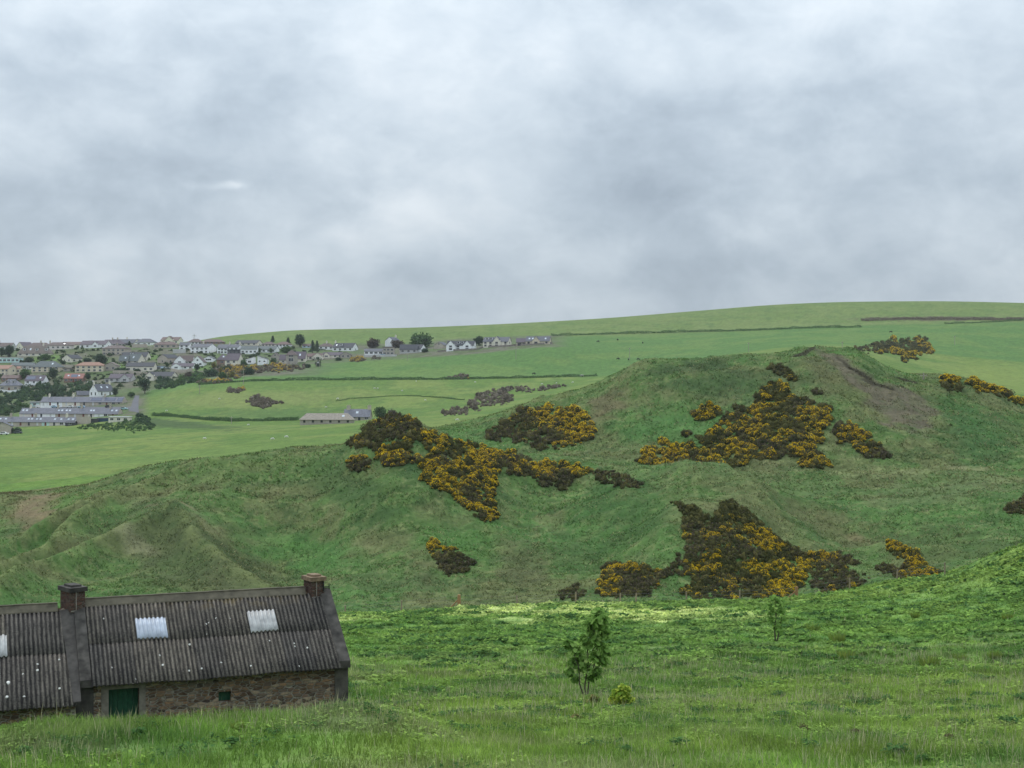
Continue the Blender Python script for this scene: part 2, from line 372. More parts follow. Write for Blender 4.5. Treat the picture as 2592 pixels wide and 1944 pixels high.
    for e in [(230, 790, 60, 9, 0), (110, 772, 50, 10, 0), (420, 795, 45, 6, 0), (80, 755, 30, 8, 0), (330, 772, 40, 7, 0), (60, 895, 40, 6, 0), (250, 905, 60, 7, 0)]:
        V = lerp(V, (.13, .215, .055), ell(*e, seed=int(e[0]))*.95)
    C = lerp(A, B, ss(YY, 146, 162))
    wB = ss(YY, 345, 372)*(1-(UU > 930)*0)
    C = C*(1-wB[..., None])+P*wB[..., None]
    wl = ss(YY, 262, 285)*(1-ss(UU, 700, 900)); C = C*(1-wl[..., None])+P*wl[..., None]
    w = ss(YY, 845, 862); C = C*(1-w[..., None])+U*w[..., None]
    w = ss(YY, 1125, 1150); C = C*(1-w[..., None])+Tp*w[..., None]
    vil = ss(YY, 720, 760)*(1-ss(UU+(YY-720)*.0, 300, 330)) + ss(YY, 880, 905)*(1-ss(UU, 600, 760))+ss(YY, 985, 1000)*(1-ss(UU, 1180, 1240))
    vil = np.clip(vil, 0, 1)*(1-ss(YY, 1150, 1180)); C = C*(1-vil[..., None])+V*vil[..., None]
    C = C*(.80+.40*fbm(XX/1.6, YY/1.6, 171, 3))[..., None]
    C = C*np.where((YY > 146)[..., None] & (YY < 345)[..., None], np.array([.86, .92, .80]), np.array([.95, 1.0, .92]))*np.where((YY > 345)[..., None], np.array([.84, .82, .82]), np.array([1.0, 1.0, 1.0]))
    return C
CG = ground_colour()

def ground_material():
    m, t = nt('turf'); a = N(t, 'ShaderNodeAttribute', attribute_name='tint'); p = geo_pos(t)
    f = noise(t, 1.3, 6, p, .65); g = noise(t, .22, 5, p, .6); h = noise(t, 6.0, 4, p, .6)
    v = mathn(t, 'ADD', mathn(t, 'MULTIPLY', f, .45), mathn(t, 'ADD', mathn(t, 'MULTIPLY', g, .35), mathn(t, 'MULTIPLY', h, .2)))
    c = mixc(t, 1.0, a.outputs['Color'], ramp(t, v, [(.30, (.55, .58, .55)), (.5, (1, 1, 1)), (.7, (1.5, 1.42, 1.35))]), 'MULTIPLY')
    finish(m, t, c, .95, mathn(t, 'ADD', f, mathn(t, 'MULTIPLY', h, .4)), .55, .35, .1)
    return m
M_TURF = ground_material()
def build_ground():
    ny, nx = YY.shape
    V = np.stack([XX, YY, ZG], -1).reshape(-1, 3)
    i = np.arange(ny-1)[:, None]*nx+np.arange(nx-1)[None]
    q = np.stack([i, i+1, i+nx+1, i+nx], -1).reshape(-1, 4)
    me = np_mesh('ground', V, q, smooth=True); set_col(me, CG.reshape(-1, 3))
    o = link('ground', me, M_TURF); tag(o, 'rolling green turf from the near meadow over the dunes to the skyline hill', None, None, 'structure')
    return o
build_ground()

# ------------------------------------------------------------------ barn frame (shared by grass mask and barn)
BO = Vector((-11.18, 36.106, -5.651)); BY = 0.3759
BA = Vector((math.cos(BY), math.sin(BY), 0)); BN = Vector((math.sin(BY), -math.cos(BY), 0))
def barn_mask(x, y):
    dx = x-BO.x; dy = y-BO.y; s = dx*BA.x+dy*BA.y; q = dx*BN.x+dy*BN.y
    return (s > -5.4) & (s < 6.85) & (q > -2.5) & (q < 2.2)

def rand_unit(n):
    v = rng.normal(size=(n, 3)); return v/np.linalg.norm(v, axis=1, keepdims=True)
# ------------------------------------------------------------------ grass blades (stuff)
def mat_blade(name, trans=.35, jitter=(.62, 1.5)):
    m, t = nt(name); a = N(t, 'ShaderNodeAttribute', attribute_name='tint')
    r = N(t, 'ShaderNodeNewGeometry').outputs['Random Per Island']
    lo, hi = jitter
    c = mixc(t, 1.0, a.outputs['Color'], ramp(t, r, [(0, (lo, lo, lo)), (.6, (1, 1, 1)), (1, (hi*1.05, hi, hi*.9))]), 'MULTIPLY')
    return finish(m, t, c, trans=trans)
M_BLADE = mat_blade('grass_blade', .45, (.72, 1.4))
def blades(x, y, h, w, lean, col, seg):
    """bent tapering blades rooted on the ground; returns verts, quads, tris, colours"""
    n = len(x); z = height(x, y)-.02; az = rng.uniform(0, 2*np.pi, n); fa = az+np.pi/2+rng.normal(0, .5, n)
    dx, dy = np.cos(az)*lean*h, np.sin(az)*lean*h; wx, wy = np.cos(fa)*w/2, np.sin(fa)*w/2
    P = np.stack([x, y, z], -1); W = np.stack([wx, wy, np.zeros(n)], -1); B = np.stack([dx, dy, np.zeros(n)], -1); H = np.stack([np.zeros(n), np.zeros(n), h], -1)
    if seg == 2:
        V = np.stack([P-W, P+W, P+B*.35+H*.55-W*.8, P+B*.35+H*.55+W*.8, P+B+H*(1-.25*lean[:, None])], 1).reshape(-1, 3)
        b = np.arange(n)[:, None]*5; q = b+np.array([0, 1, 3, 2]); t = b+np.array([2, 3, 4]); k = 5
    else:
        V = np.stack([P-W, P+W, P+B+H], 1).reshape(-1, 3); b = np.arange(n)[:, None]*3; q = np.zeros((0, 4), int); t = b+np.array([0, 1, 2]); k = 3
    return V, q, t, np.repeat(col, k, 0)
def join_blades(name, parts, label, mat):
    V = []; Qs = []; Ts = []; C = []; o = 0
    for v, q, t, c in parts:
        V.append(v); Qs.append(q+o); Ts.append(t+o); C.append(c); o += len(v)
    me = np_mesh(name, np.concatenate(V), np.concatenate(Qs), np.concatenate(Ts)); set_col(me, np.concatenate(C))
    return tag(link(name, me, mat), label, None, None, 'stuff')
def area_pts(n, y0, y1, tm=.43):
    if y0 < 60: n = int(n*1.35)
    y = np.sqrt(rng.uniform(y0*y0, y1*y1, n)); return rng.uniform(-1, 1, n)*(tm*y+(7.5 if y0 < 60 else 0)), y
def colour_at(x, y): return height_ty(x/y, y, CG)
def meadow():
    parts = []
    for (n, y0, y1, hh, ww, seg, pale) in [(260000, 18, 37, .21, .014, 2, .05), (330000, 27, 66, .22, .020, 2, .10), (200000, 40, 90, .13, .050, 1, .02), (150000, 66, 122, .13, .085, 1, .01), (90000, 98, 160, .15, .12, 1, .01)]:
        x, y = area_pts(n, y0, y1); n = len(x); dl = .38*(y1-y0); k = (rng.random(n) < ss(y, y0, y0+dl)*(1-ss(y, y1-dl, y1))) & (y < 147); x, y = x[k], y[k]; n = len(x)
        cl = vnoise(x/.55, y/.55, 201)*.6+vnoise(x/1.7, y/1.7, 203)*.4          # tussock pattern
        keep = rng.random(n) < .35+1.1*cl
        x, y, cl = x[keep], y[keep], cl[keep]
        keep = ~barn_mask(x, y); x, y, cl = x[keep], y[keep], cl[keep]
        n = len(x)
        if n == 0: continue
        h = hh*(.35+1.1*cl)*rng.uniform(.6, 1.35, n); w = ww*rng.uniform(.7, 1.4, n); lean = rng.uniform(.2, .9, n)*(1 if ww < .03 else 1.5)
        c = colour_at(x, y)*1.28*rng.uniform(.9, 1.1, n)[:, None]
        wet = vnoise(x/3.1, y/3.1, 207)[:, None]; c = c*(1-.35*np.clip(wet-.55, 0, 1)*2.2)*(.74+.52*(vnoise(x/1.0, y/1.5, 231)*.6+vnoise(x/.45, y/.6, 233)*.4))[:, None]
        hay = rng.random(n) < pale*(.5+4.2*np.clip(vnoise(x/4, y/2, 205)-.35, 0, 1))
        c[hay] = np.array([.40, .39, .24])*rng.uniform(.7, 1.2, hay.sum())[:, None]; h[hay] *= 1.6; w[hay] *= .6; lean[hay] *= .5
        parts.append(blades(x, y, h, w, lean, c, seg))
    join_blades('grass', parts, 'long rough meadow grass with pale seed stalks in the foreground', M_BLADE)
def dune_grass():
    parts = []
    for (n, y0, y1, hh, ww) in [(150000, 150, 232, .24, .16), (170000, 230, 345, .30, .24)]:
        x, y = area_pts(n, y0, y1, .41); cl = vnoise(x/1.3, y/1.3, 211)*.5+vnoise(x/4, y/2.2, 213)*.5
        keep = rng.random(n) < .1+1.3*cl**1.3; x, y, cl = x[keep], y[keep], cl[keep]; n = len(x)
        u = x/y*3000+1106; keep = ~((y > 262) & (u < 820)); x, y, cl = x[keep], y[keep], cl[keep]; n = len(x)
        c = colour_at(x, y)*rng.uniform(.85, 1.25, n)[:, None]; st = rng.random(n) < .05+.28*np.clip(vnoise(x/5, y/5, 217)-.4, 0, 1)*2; c[st] = np.array([.235, .225, .12])*rng.uniform(.7, 1.2, st.sum())[:, None]
        bare = (c[:, 0] > c[:, 1]*1.12); h = hh*(.4+cl)*rng.uniform(.5, 1.3, n); h[bare] *= .3
        parts.append(blades(x, y, h, ww*rng.uniform(.7, 1.4, n), rng.uniform(.8, 2.0, n), c*1.12, 1))
    join_blades('dune_grass', parts, 'rough tufted grass covering the dune slopes beyond the fence', mat_blade('dune_blade', .4, (.74, 1.35)))
meadow(); dune_grass()
M_HERB = None
def herbs():
    # broad-leaved herbs growing low among the grass, in patches
    global M_HERB
    V = []; Qd = []; C = []; o = 0
    for (n, y0, y1, sz, hh) in [(42000, 19, 42, .042, .17), (44000, 30, 66, .075, .17), (40000, 46, 100, .13, .19), (26000, 85, 142, .19, .21)]:
        x, y = area_pts(n, y0, y1); n = len(x); k = rng.random(n) < ss(y, y0, y0+.4*(y1-y0)); x, y = x[k], y[k]; n = len(x); pt = vnoise(x/1.6, y/2.2, 221)*.55+vnoise(x/.6, y/.7, 223)*.45
        k = (pt > .50) & ~barn_mask(x, y); x, y, pt = x[k], y[k], pt[k]; n = len(x)
        m = 4; X = np.repeat(x, m)+rng.normal(0, sz*1.1, n*m); Y = np.repeat(y, m)+rng.normal(0, sz*1.1, n*m)
        Z = height(X, Y)+rng.uniform(.2, 1, n*m)*hh*(.4+.9*np.repeat(pt, m)); P = np.stack([X, Y, Z], -1)
        a = rand_unit(n*m); a[:, 2] = rng.uniform(-.35, .45, n*m); a /= np.linalg.norm(a, axis=1, keepdims=True); b = np.cross(a, [0, 0, 1.]); b /= np.linalg.norm(b, axis=1, keepdims=True)
        s = (sz*rng.uniform(.6, 1.5, n*m))[:, None]
        V.append(np.stack([P-a*s, P+b*s*.55, P+a*s, P-b*s*.55], 1).reshape(-1, 3)); q = np.arange(4*n*m).reshape(-1, 4); Qd.append(q+o); o += 4*n*m
        hue = vnoise(x/3.3, y/3.3, 227); dk = vnoise(x/.8, y/1.3, 229) > .68; c = (.5*np.where((hue > .52)[:, None], np.array([.115, .195, .050]), np.array([.20, .30, .075]))+.65*colour_at(x, y))*rng.uniform(.75, 1.25, n)[:, None]
        c[dk] = np.array([.070, .145, .045])*rng.uniform(.7, 1.3, dk.sum())[:, None]
        C.append(np.repeat(np.repeat(c, m, 0), 4, 0))
    me = np_mesh('herbs', np.concatenate(V), np.concatenate(Qd)); set_col(me, np.concatenate(C))
    tag(link('herbs', me, mat_blade('herb_leaf', .35, (.7, 1.4))), 'low broad leaved herbs growing in patches through the meadow grass', None, None, 'stuff')
herbs()

# ------------------------------------------------------------------ leaf cards, gorse, shrubs, trees
def cards(P, L, Wd, up=None):
    """one small kite-shaped leaf face per point: random axis, or leaning along up"""
    n = len(P); a = rand_unit(n)
    if up is not None: a = a*.75+up; a /= np.linalg.norm(a, axis=1, keepdims=True)
    b = np.cross(a, rand_unit(n)); b /= np.linalg.norm(b, axis=1, keepdims=True)+1e-9
    L = np.broadcast_to(L, (n,))[:, None]*.5; Wd = np.broadcast_to(Wd, (n,))[:, None]*.5
    V = np.stack([P-a*L, P+b*Wd, P+a*L, P-b*Wd], 1).reshape(-1, 3)
    return V, np.arange(4*n).reshape(n, 4)
_ico = bmesh.new(); bmesh.ops.create_icosphere(_ico, subdivisions=2, radius=1)
ICO_V = np.array([v.co[:] for v in _ico.verts]); ICO_F = np.array([[v.index for v in f.verts] for f in _ico.faces]); _ico.free()
def leafmat(name, cols, trans=.2):
    if name in MAT: return MAT[name]
    m, t = nt(name); r = N(t, 'ShaderNodeNewGeometry').outputs['Random Per Island']; g = noise(t, .35, 3, geo_pos(t))
    f = mathn(t, 'ADD', mathn(t, 'MULTIPLY', r, .65), mathn(t, 'MULTIPLY', g, .35))
    k = len(cols); c = ramp(t, f, [((i+.5)/k, x) for i, x in enumerate(cols)])
    MAT[name] = finish(m, t, c, trans=trans); return MAT[name]
M_GG = leafmat('gorse_green', [(.026, .032, .013), (.058, .062, .022), (.098, .096, .032), (.14, .125, .045)])
M_GB = leafmat('gorse_brown', [(.034, .026, .018), (.076, .060, .042), (.125, .100, .074), (.19, .158, .122)])
M_GF = leafmat('gorse_flower', [(.56, .33, .012), (.80, .52, .014), (.94, .67, .024), (.98, .76, .05)], .35)
M_SG = leafmat('shrub_green', [(.042, .078, .034), (.072, .128, .048), (.10, .17, .062), (.13, .21, .078)], .35)
M_HB = leafmat('bank_grass', [(.050, .095, .038), (.072, .135, .050), (.095, .165, .060), (.12, .19, .07)], .4)
M_SB = leafmat('scrub_brown', [(.075, .062, .044), (.135, .112, .082), (.19, .16, .12), (.25, .215, .165)], .3)
M_SD = leafmat('shrub_dark', [(.026, .050, .032), (.048, .080, .046), (.068, .108, .056), (.092, .136, .068)], .3)
M_SY = leafmat('shrub_yellow', [(.05, .07, .02), (.12, .13, .035), (.22, .19, .04), (.36, .26, .03)])
def in_poly(px, py, poly):
    ins = np.zeros(len(px), bool); n = len(poly)
    for i in range(n):
        x0, y0 = poly[i]; x1, y1 = poly[(i+1) % n]
        c = ((y0 > py) != (y1 > py)); ins ^= c & (px < (x1-x0)*(py-y0)/(y1-y0+1e-12)+x0)
    return ins
def thicket(name, label, cat, crop, pts, bloom=0.0, brown=.5, ymin=150, ymax=1400, size=1.0, step=6.4, bias=(0, 0), leaf=None, group=None, seed=0, cardn=105):
    """A thicket covering the ground patch seen inside an outline: many overlapping bushes of leaf sprays, with their own blossom."""
    poly = [S(crop, *p) for p in pts]; a = np.array(poly); r_ = random.Random(seed+len(label))
    u0, v0 = a.min(0); u1, v1 = a.max(0); st = step*Q*.9
    gu, gv = np.meshgrid(np.arange(u0, u1+st, st), np.arange(v0, v1+st, st*.75)); gu = gu.ravel()+rng.normal(0, st*.3, gu.size); gv = gv.ravel()+rng.normal(0, st*.25, gv.size)
    wv = st*(2.2 if len(gu) > 150 else .6); k = in_poly(gu+(fbm(gu/(st*3.), gv/(st*3.), 351+seed, 3)-.5)*2*wv, gv+(fbm(gu/(st*3.), gv/(st*3.), 361+seed, 3)-.5)*1.4*wv, poly)
    if len(gu) > 300: k &= fbm(gu/(st*2.2), gv/(st*1.8), 371+seed, 2) > .27
    gu, gv = gu[k], gv[k]
    if len(gu) == 0: gu, gv = np.array([a[:, 0].mean()]), np.array([a[:, 1].mean()])
    H = [hit(u, v, ymin, ymax) for u, v in zip(gu, gv)]
    base = Vector(np.mean([tuple(h) for h in H], 0)); root = empty(name, base); tag(root, label, cat, group)
    LV = []; LQ = []; LM = []; o = 0; CV_ = []; CT = []; co = 0; FV = []; FQ = []; fo = 0
    for (u, v, h) in zip(gu, gv, H):
        d = h.y; r = size*st/F*d*rng.choice([.6, .85, 1.1, 1.6], p=[.3, .3, .25, .15])*.9; hz = r*rng.uniform(.8, 1.35)
        c = np.array([h.x, h.y, h.z]) - np.array(base)
        e = np.array([r, r, hz])
        V = ICO_V*(e*.80)*(1+.33*rng.normal(size=(len(ICO_V), 1)))+c+[0, 0, hz*.25]
        CV_.append(V); CT.append(ICO_F+co); co += len(V)
        n = int(cardn*rng.uniform(.8, 1.2)); D = rand_unit(n); D[:, 2] = np.abs(D[:, 2])*1.05-.1
        P = c+D*e*rng.uniform(.72, 1.28, n)[:, None]+[0, 0, hz*.25]
        q = r*rng.uniform(.14, .42, n)
        vv, qq = cards(P, q*1.25, q*.55, D*.6+[0, 0, .35]); LV.append(vv); LQ.append(qq+o); o += len(vv)
        bn = fbm(np.array([u/70.]), np.array([v/45.]), 301+seed, 3)[0]
        LM.append((rng.random(n) < np.clip(brown+(bn-.5)*2.2, .02, .98)).astype(int))
        fn = .42*fbm(np.array([u/60.+7]), np.array([v/30.]), 331+seed, 2)[0]+.58*fbm(np.array([u/22.+3]), np.array([v/12.]), 341+seed, 3, .6)[0]+bias[0]*(u-(u0+u1)/2)/(u1-u0)-bias[1]*(v-(v0+v1)/2)/(v1-v0+1)
        pb = np.clip((fn+rng.normal(0, .025)-(.475+.34*(.5-bloom)))*16, 0, 1)
        if bloom and pb > .04:
            n = int(cardn*2.0); D = rand_unit(n); D[:, 2] = np.abs(D[:, 2]); D = D+rng.normal(0, .35, 3)*[1, 1, 0]; D /= np.linalg.norm(D, axis=1, keepdims=True)
            kk = (D[:, 2] > .12) & (rng.random(n) < (.25+.75*np.clip(D[:, 2]*1.2, 0, 1))*(.12+.88*pb)); D = D[kk]
            P = c+D*e*rng.uniform(.98, 1.18, len(D))[:, None]+[0, 0, hz*.27]; q = r*rng.uniform(.08, .25, len(D))
            vv, qq = cards(P, q*1.1, q*.75, D*.5); FV.append(vv); FQ.append(qq+fo); fo += len(vv)
    V = np.concatenate(LV+CV_); nl = sum(len(x) for x in LV)
    me = np_mesh('foliage', V, np.concatenate(LQ), np.concatenate(CT)+nl, np.concatenate(LM+[np.zeros(sum(len(x) for x in CT), int)]))
    link('foliage', me, list(leaf or (M_GG, M_GB)), root)
    if FV:
        link('blossom', np_mesh('blossom', np.concatenate(FV), np.concatenate(FQ)), M_GF, root)
    return root
M_BARK = plain('bark', (.07, .055, .042), .95, .35, 6)
def tree(name, label, cat, loc, h, cw, kind='round', leaf=None, group=None, leaf_size=.5, n=900, trunk=.12, seed=1):
    """tapered trunk with limbs, and a crown of many leaf sprays in uneven clumps"""
    rr = np.random.default_rng(seed); root = empty(name, loc, rr.uniform(0, 6)); tag(root, label, cat, group)
    m = MB(); tr = max(.06, h*.028); top = h*(.9 if kind == 'conifer' else .62)
    m.tube([(0, 0, -.3), (tr*.3, 0, h*trunk), (0, tr*.4, top*.6), (0, 0, top)], [tr*1.3, tr, tr*.7, tr*.2], 6)
    cl = []; k = 26 if kind != 'shrub' else 16
    for i in range(k):
        if kind == 'conifer':
            f = (i+.5)/k; z = h*(trunk+.03+(.97-trunk)*f); R = cw*.5*(1-f)**.8+.05*cw; a = i*2.4
            cl.append((R*.62*math.cos(a), R*.62*math.sin(a), z, R*.55+.1*cw*.5, h*.06))
        else:
            D = rr.normal(size=3); D /= np.linalg.norm(D); f = rr.uniform(.45, .95)
            zc = h*(trunk+1)/2 if kind != 'shrub' else h*.4; hz = h*(1-trunk)/2 if kind != 'shrub' else h*.55
            s = rr.uniform(.20, .36)*cw
            cl.append((D[0]*f*(cw/2-s*.4), D[1]*f*(cw/2-s*.4), zc+D[2]*f*(hz-s*.3), s, s*.75))
    for c in cl[::3]:
        m.tube([(0, 0, max(h*trunk, c[2]*.6)), (c[0]*.5, c[1]*.5, c[2]*.85), c[:3]], [tr*.4, tr*.28, tr*.08], 4)
    m.build('trunk', M_BARK, root)
    V = []; Qd = []; o = 0
    for c in cl:
        nn = n//k; D = rand_unit(nn); P = np.array(c[:3])+D*np.array([c[3], c[3], c[4]])*rng.uniform(.45, 1.08, nn)[:, None]
        P[:, 2] = np.maximum(P[:, 2], .05)
        q = leaf_size*rng.uniform(.6, 1.3, nn); v, qd = cards(P, q*1.2, q*.7, D*.4); V.append(v); Qd.append(qd+o); o += len(v)
    link('crown', np_mesh('crown', np.concatenate(V), np.concatenate(Qd)), leaf or M_SG, root)
    return root
# ------------------------------------------------------------------ barn
def stone_mat(name, cols, mortar, sx=2.6, sz=5.2, edge=.055):
    m, t = nt(name); p = obj_co(t); mp = N(t, 'ShaderNodeMapping'); t.links.new(p, mp.inputs[0]); mp.inputs['Scale'].default_value = (sx, sx, sz)
    w = N(t, 'ShaderNodeTexNoise', i_Scale=2.2, i_Detail=3.0); t.links.new(p, w.inputs['Vector'])
    ad = N(t, 'ShaderNodeVectorMath', operation='MULTIPLY_ADD'); t.links.new(w.outputs['Color'], ad.inputs[0]); ad.inputs[1].default_value = (.9, .9, 1.3); t.links.new(mp.outputs[0], ad.inputs[2])
    v = N(t, 'ShaderNodeTexVoronoi', feature='F1'); e = N(t, 'ShaderNodeTexVoronoi', feature='DISTANCE_TO_EDGE')
    for n in (v, e): t.links.new(ad.outputs[0], n.inputs['Vector']); n.inputs['Scale'].default_value = 1.0; n.inputs['Randomness'].default_value = .9
    sp = N(t, 'ShaderNodeSeparateColor'); t.links.new(v.outputs['Color'], sp.inputs[0])
    k = len(cols); c = ramp(t, sp.outputs[0], [((i+.5)/k, x) for i, x in enumerate(cols)])
    g = noise(t, 14, 6, p, .65); c = mixc(t, .55, c, ramp(t, g, [(.3, (.35, .35, .35)), (.7, (1.3, 1.25, 1.2))]), 'MULTIPLY')
    h = N(t, 'ShaderNodeMapRange'); t.links.new(e.outputs['Distance'], h.inputs[0]); h.inputs[1].default_value = edge*.5; h.inputs[2].default_value = edge*1.8
    gm = noise(t, 2.0, 4, p); h2 = mathn(t, 'ADD', h.outputs[0], mathn(t, 'MULTIPLY', mathn(t, 'SUBTRACT', gm, .45), 2.2), clamp=True)
    c = mixc(t, h2, ramp(t, g, [(.3, tuple(x*.6 for x in mortar)), (.7, mortar)]), c)
    return finish(m, t, c, .95, mathn(t, 'ADD', h2, mathn(t, 'MULTIPLY', g, .5)), .9, .05, .1)
def corr_mat(name, lo, mid, hi, lichen):
    m, t = nt(name); p = obj_co(t); mp = N(t, 'ShaderNodeMapping'); t.links.new(p, mp.inputs[0]); mp.inputs['Scale'].default_value = (9, 1.3, 1.3)
    f = noise(t, 1.6, 6, mp.outputs[0], .7); g = noise(t, 26, 5, p, .7); h = noise(t, .8, 3, p)
    v = mathn(t, 'ADD', mathn(t, 'MULTIPLY', f, .45), mathn(t, 'ADD', mathn(t, 'MULTIPLY', g, .35), mathn(t, 'MULTIPLY', h, .2)))
    c = ramp(t, v, [(.38, lo), (.5, mid), (.62, hi)])
    a = N(t, 'ShaderNodeAttribute', attribute_name='tint'); s = N(t, 'ShaderNodeSeparateColor'); t.links.new(a.outputs['Color'], s.inputs[0])
    # ribs mixed paler for lichen and a painted rib highlight, valleys left dark
    rib = mathn(t, 'MULTIPLY_ADD', mathn(t, 'SUBTRACT', s.outputs[0], .45), 1.15, mathn(t, 'ADD', mathn(t, 'MULTIPLY', mathn(t, 'SUBTRACT', g, .5), 2.4), mathn(t, 'MULTIPLY', mathn(t, 'SUBTRACT', f, .5), 1.6)), clamp=True)
    c = mixc(t, mathn(t, 'MULTIPLY', rib, .52), c, lichen)
    yl = noise(t, 3.0, 5, p, .7); yk = mathn(t, 'MULTIPLY', s.outputs[1], ramp(t, yl, [(.48, (0, 0, 0)), (.6, (1, 1, 1))]))
    c = mixc(t, mathn(t, 'MULTIPLY', yk, .6), c, (.16, .12, .04))
    c = mixc(t, 1.0, c, ramp(t, s.outputs[2], [(0, (.74, .75, .78)), (1, (1.22, 1.18, 1.10))]), 'MULTIPLY')
    return finish(m, t, c, .92, g, .4, .01, .15)
M_CORR = corr_mat('corrugated_sheet', (.014, .013, .013), (.034, .031, .029), (.080, .071, .062), (.27, .245, .205))
M_CLEAR = plain('clear_sheet', (.36, .40, .46), .4, .3, 5, .5)
M_CLEAR2 = plain('clear_sheet_dirty', (.34, .34, .33), .4, .4, 5, .5)
M_CEM = plain('cement_skew', (.062, .056, .049), .95, .8, 4)
M_CEMD = plain('cement_dark', (.055, .050, .045), .95, .5, 6)
M_CEML = plain('cement_pale', (.27, .245, .21), .95, .35, 8)
M_RUB = stone_mat('rubble_stone', [(.10, .066, .046), (.21, .14, .088), (.055, .045, .042), (.29, .18, .11), (.13, .10, .08), (.34, .26, .185)], (.33, .30, .25), 5.2, 13.0, .07)
M_BRK = stone_mat('old_brick', [(.105, .060, .046), (.13, .080, .062), (.085, .052, .044), (.125, .092, .075)], (.15, .125, .105), 6, 13, .05)
M_GRN = plain('green_paint', (.012, .060, .034), .55, .35, 9)
M_RIDGE = plain('ridge_cement', (.105, .092, .066), .95, .45, 5)
M_LICH = plain('white_lichen', (.72, .71, .66), .9, .15, 20)
M_IRON = plain('black_iron', (.02, .018, .018), .7, .3, 9)
SL = 1.74/2.376; BASE = 3.9
def bdir(u, v): return Vector(((u-CU)/F, 1, (CV-v)/F))
def bpix(u, v, q):
    d = bdir(u, v); k = (q+BO.dot(BN))/d.dot(BN); P = d*k-BO; return P.dot(BA), P.z
def bpixr(u, v, off=0.0):
    d = bdir(u, v); n = BN*SL+Vector((0, 0, 1)); k = (BO.dot(n)+off)/d.dot(n); P = d*k-BO; return P.dot(BA), P.dot(BN)
PIT = .108
def sheet(mb_cols, s0, s1, q0, q1, off, sgn=1, amp=.021, rows=3, nn=8):
    ns = max(2, int(round((s1-s0)/PIT*nn))); s = np.linspace(s0, s1, ns+1); w = np.cos(2*np.pi*s/PIT)
    q = np.linspace(q0, q1, rows+1); sag = .012*np.sin(s*1.7)+.008*np.sin(s*4.1+1)
    V = []; C = []
    for qq in q:
        z = BASE-SL*qq+off+w*amp+sag*(.3+qq/2.4)
        V.append(np.stack([s, np.full_like(s, -qq*sgn), z], -1)); C.append(np.stack([w*.5+.5, np.full_like(s, 1.0 if qq < .3 else 0.)*np.clip(1-abs(s-4)/3, 0, 1)*(s > 0), _h(np.floor(s/(PIT*7)+.5), np.full_like(s, round(q0*10)+50*(s0 < 0)), 7)], -1))
    k = ns+1; i = np.arange(rows)[:, None]*k+np.arange(ns)[None]
    Qd = np.stack([i, i+1, i+k+1, i+k], -1).reshape(-1, 4)
    return np.concatenate(V), Qd, np.concatenate(C)
def sheets(name, specs, mat, parent, spots=None):
    V = []; Qd = []; C = []; o = 0; Tr = None; mi = None
    for sp in specs:
        v, q, c = sheet(None, *sp); V.append(v); Qd.append(q+o); C.append(c); o += len(v)
    Qa = np.concatenate(Qd)
    if spots is not None:
        V.append(spots[0]); Tr = spots[1]+o; C.append(np.zeros((len(spots[0]), 3))); mi = np.r_[np.zeros(len(Qa)), np.ones(len(Tr))]
    me = np_mesh(name, np.concatenate(V), Qa, Tr, mi, smooth=True); set_col(me, np.concatenate(C))
    ob = link(name, me, [mat, M_LICH] if spots is not None else mat, parent); md = ob.modifiers.new('thick', 'SOLIDIFY'); md.thickness = .012; md.offset = -1
    return ob
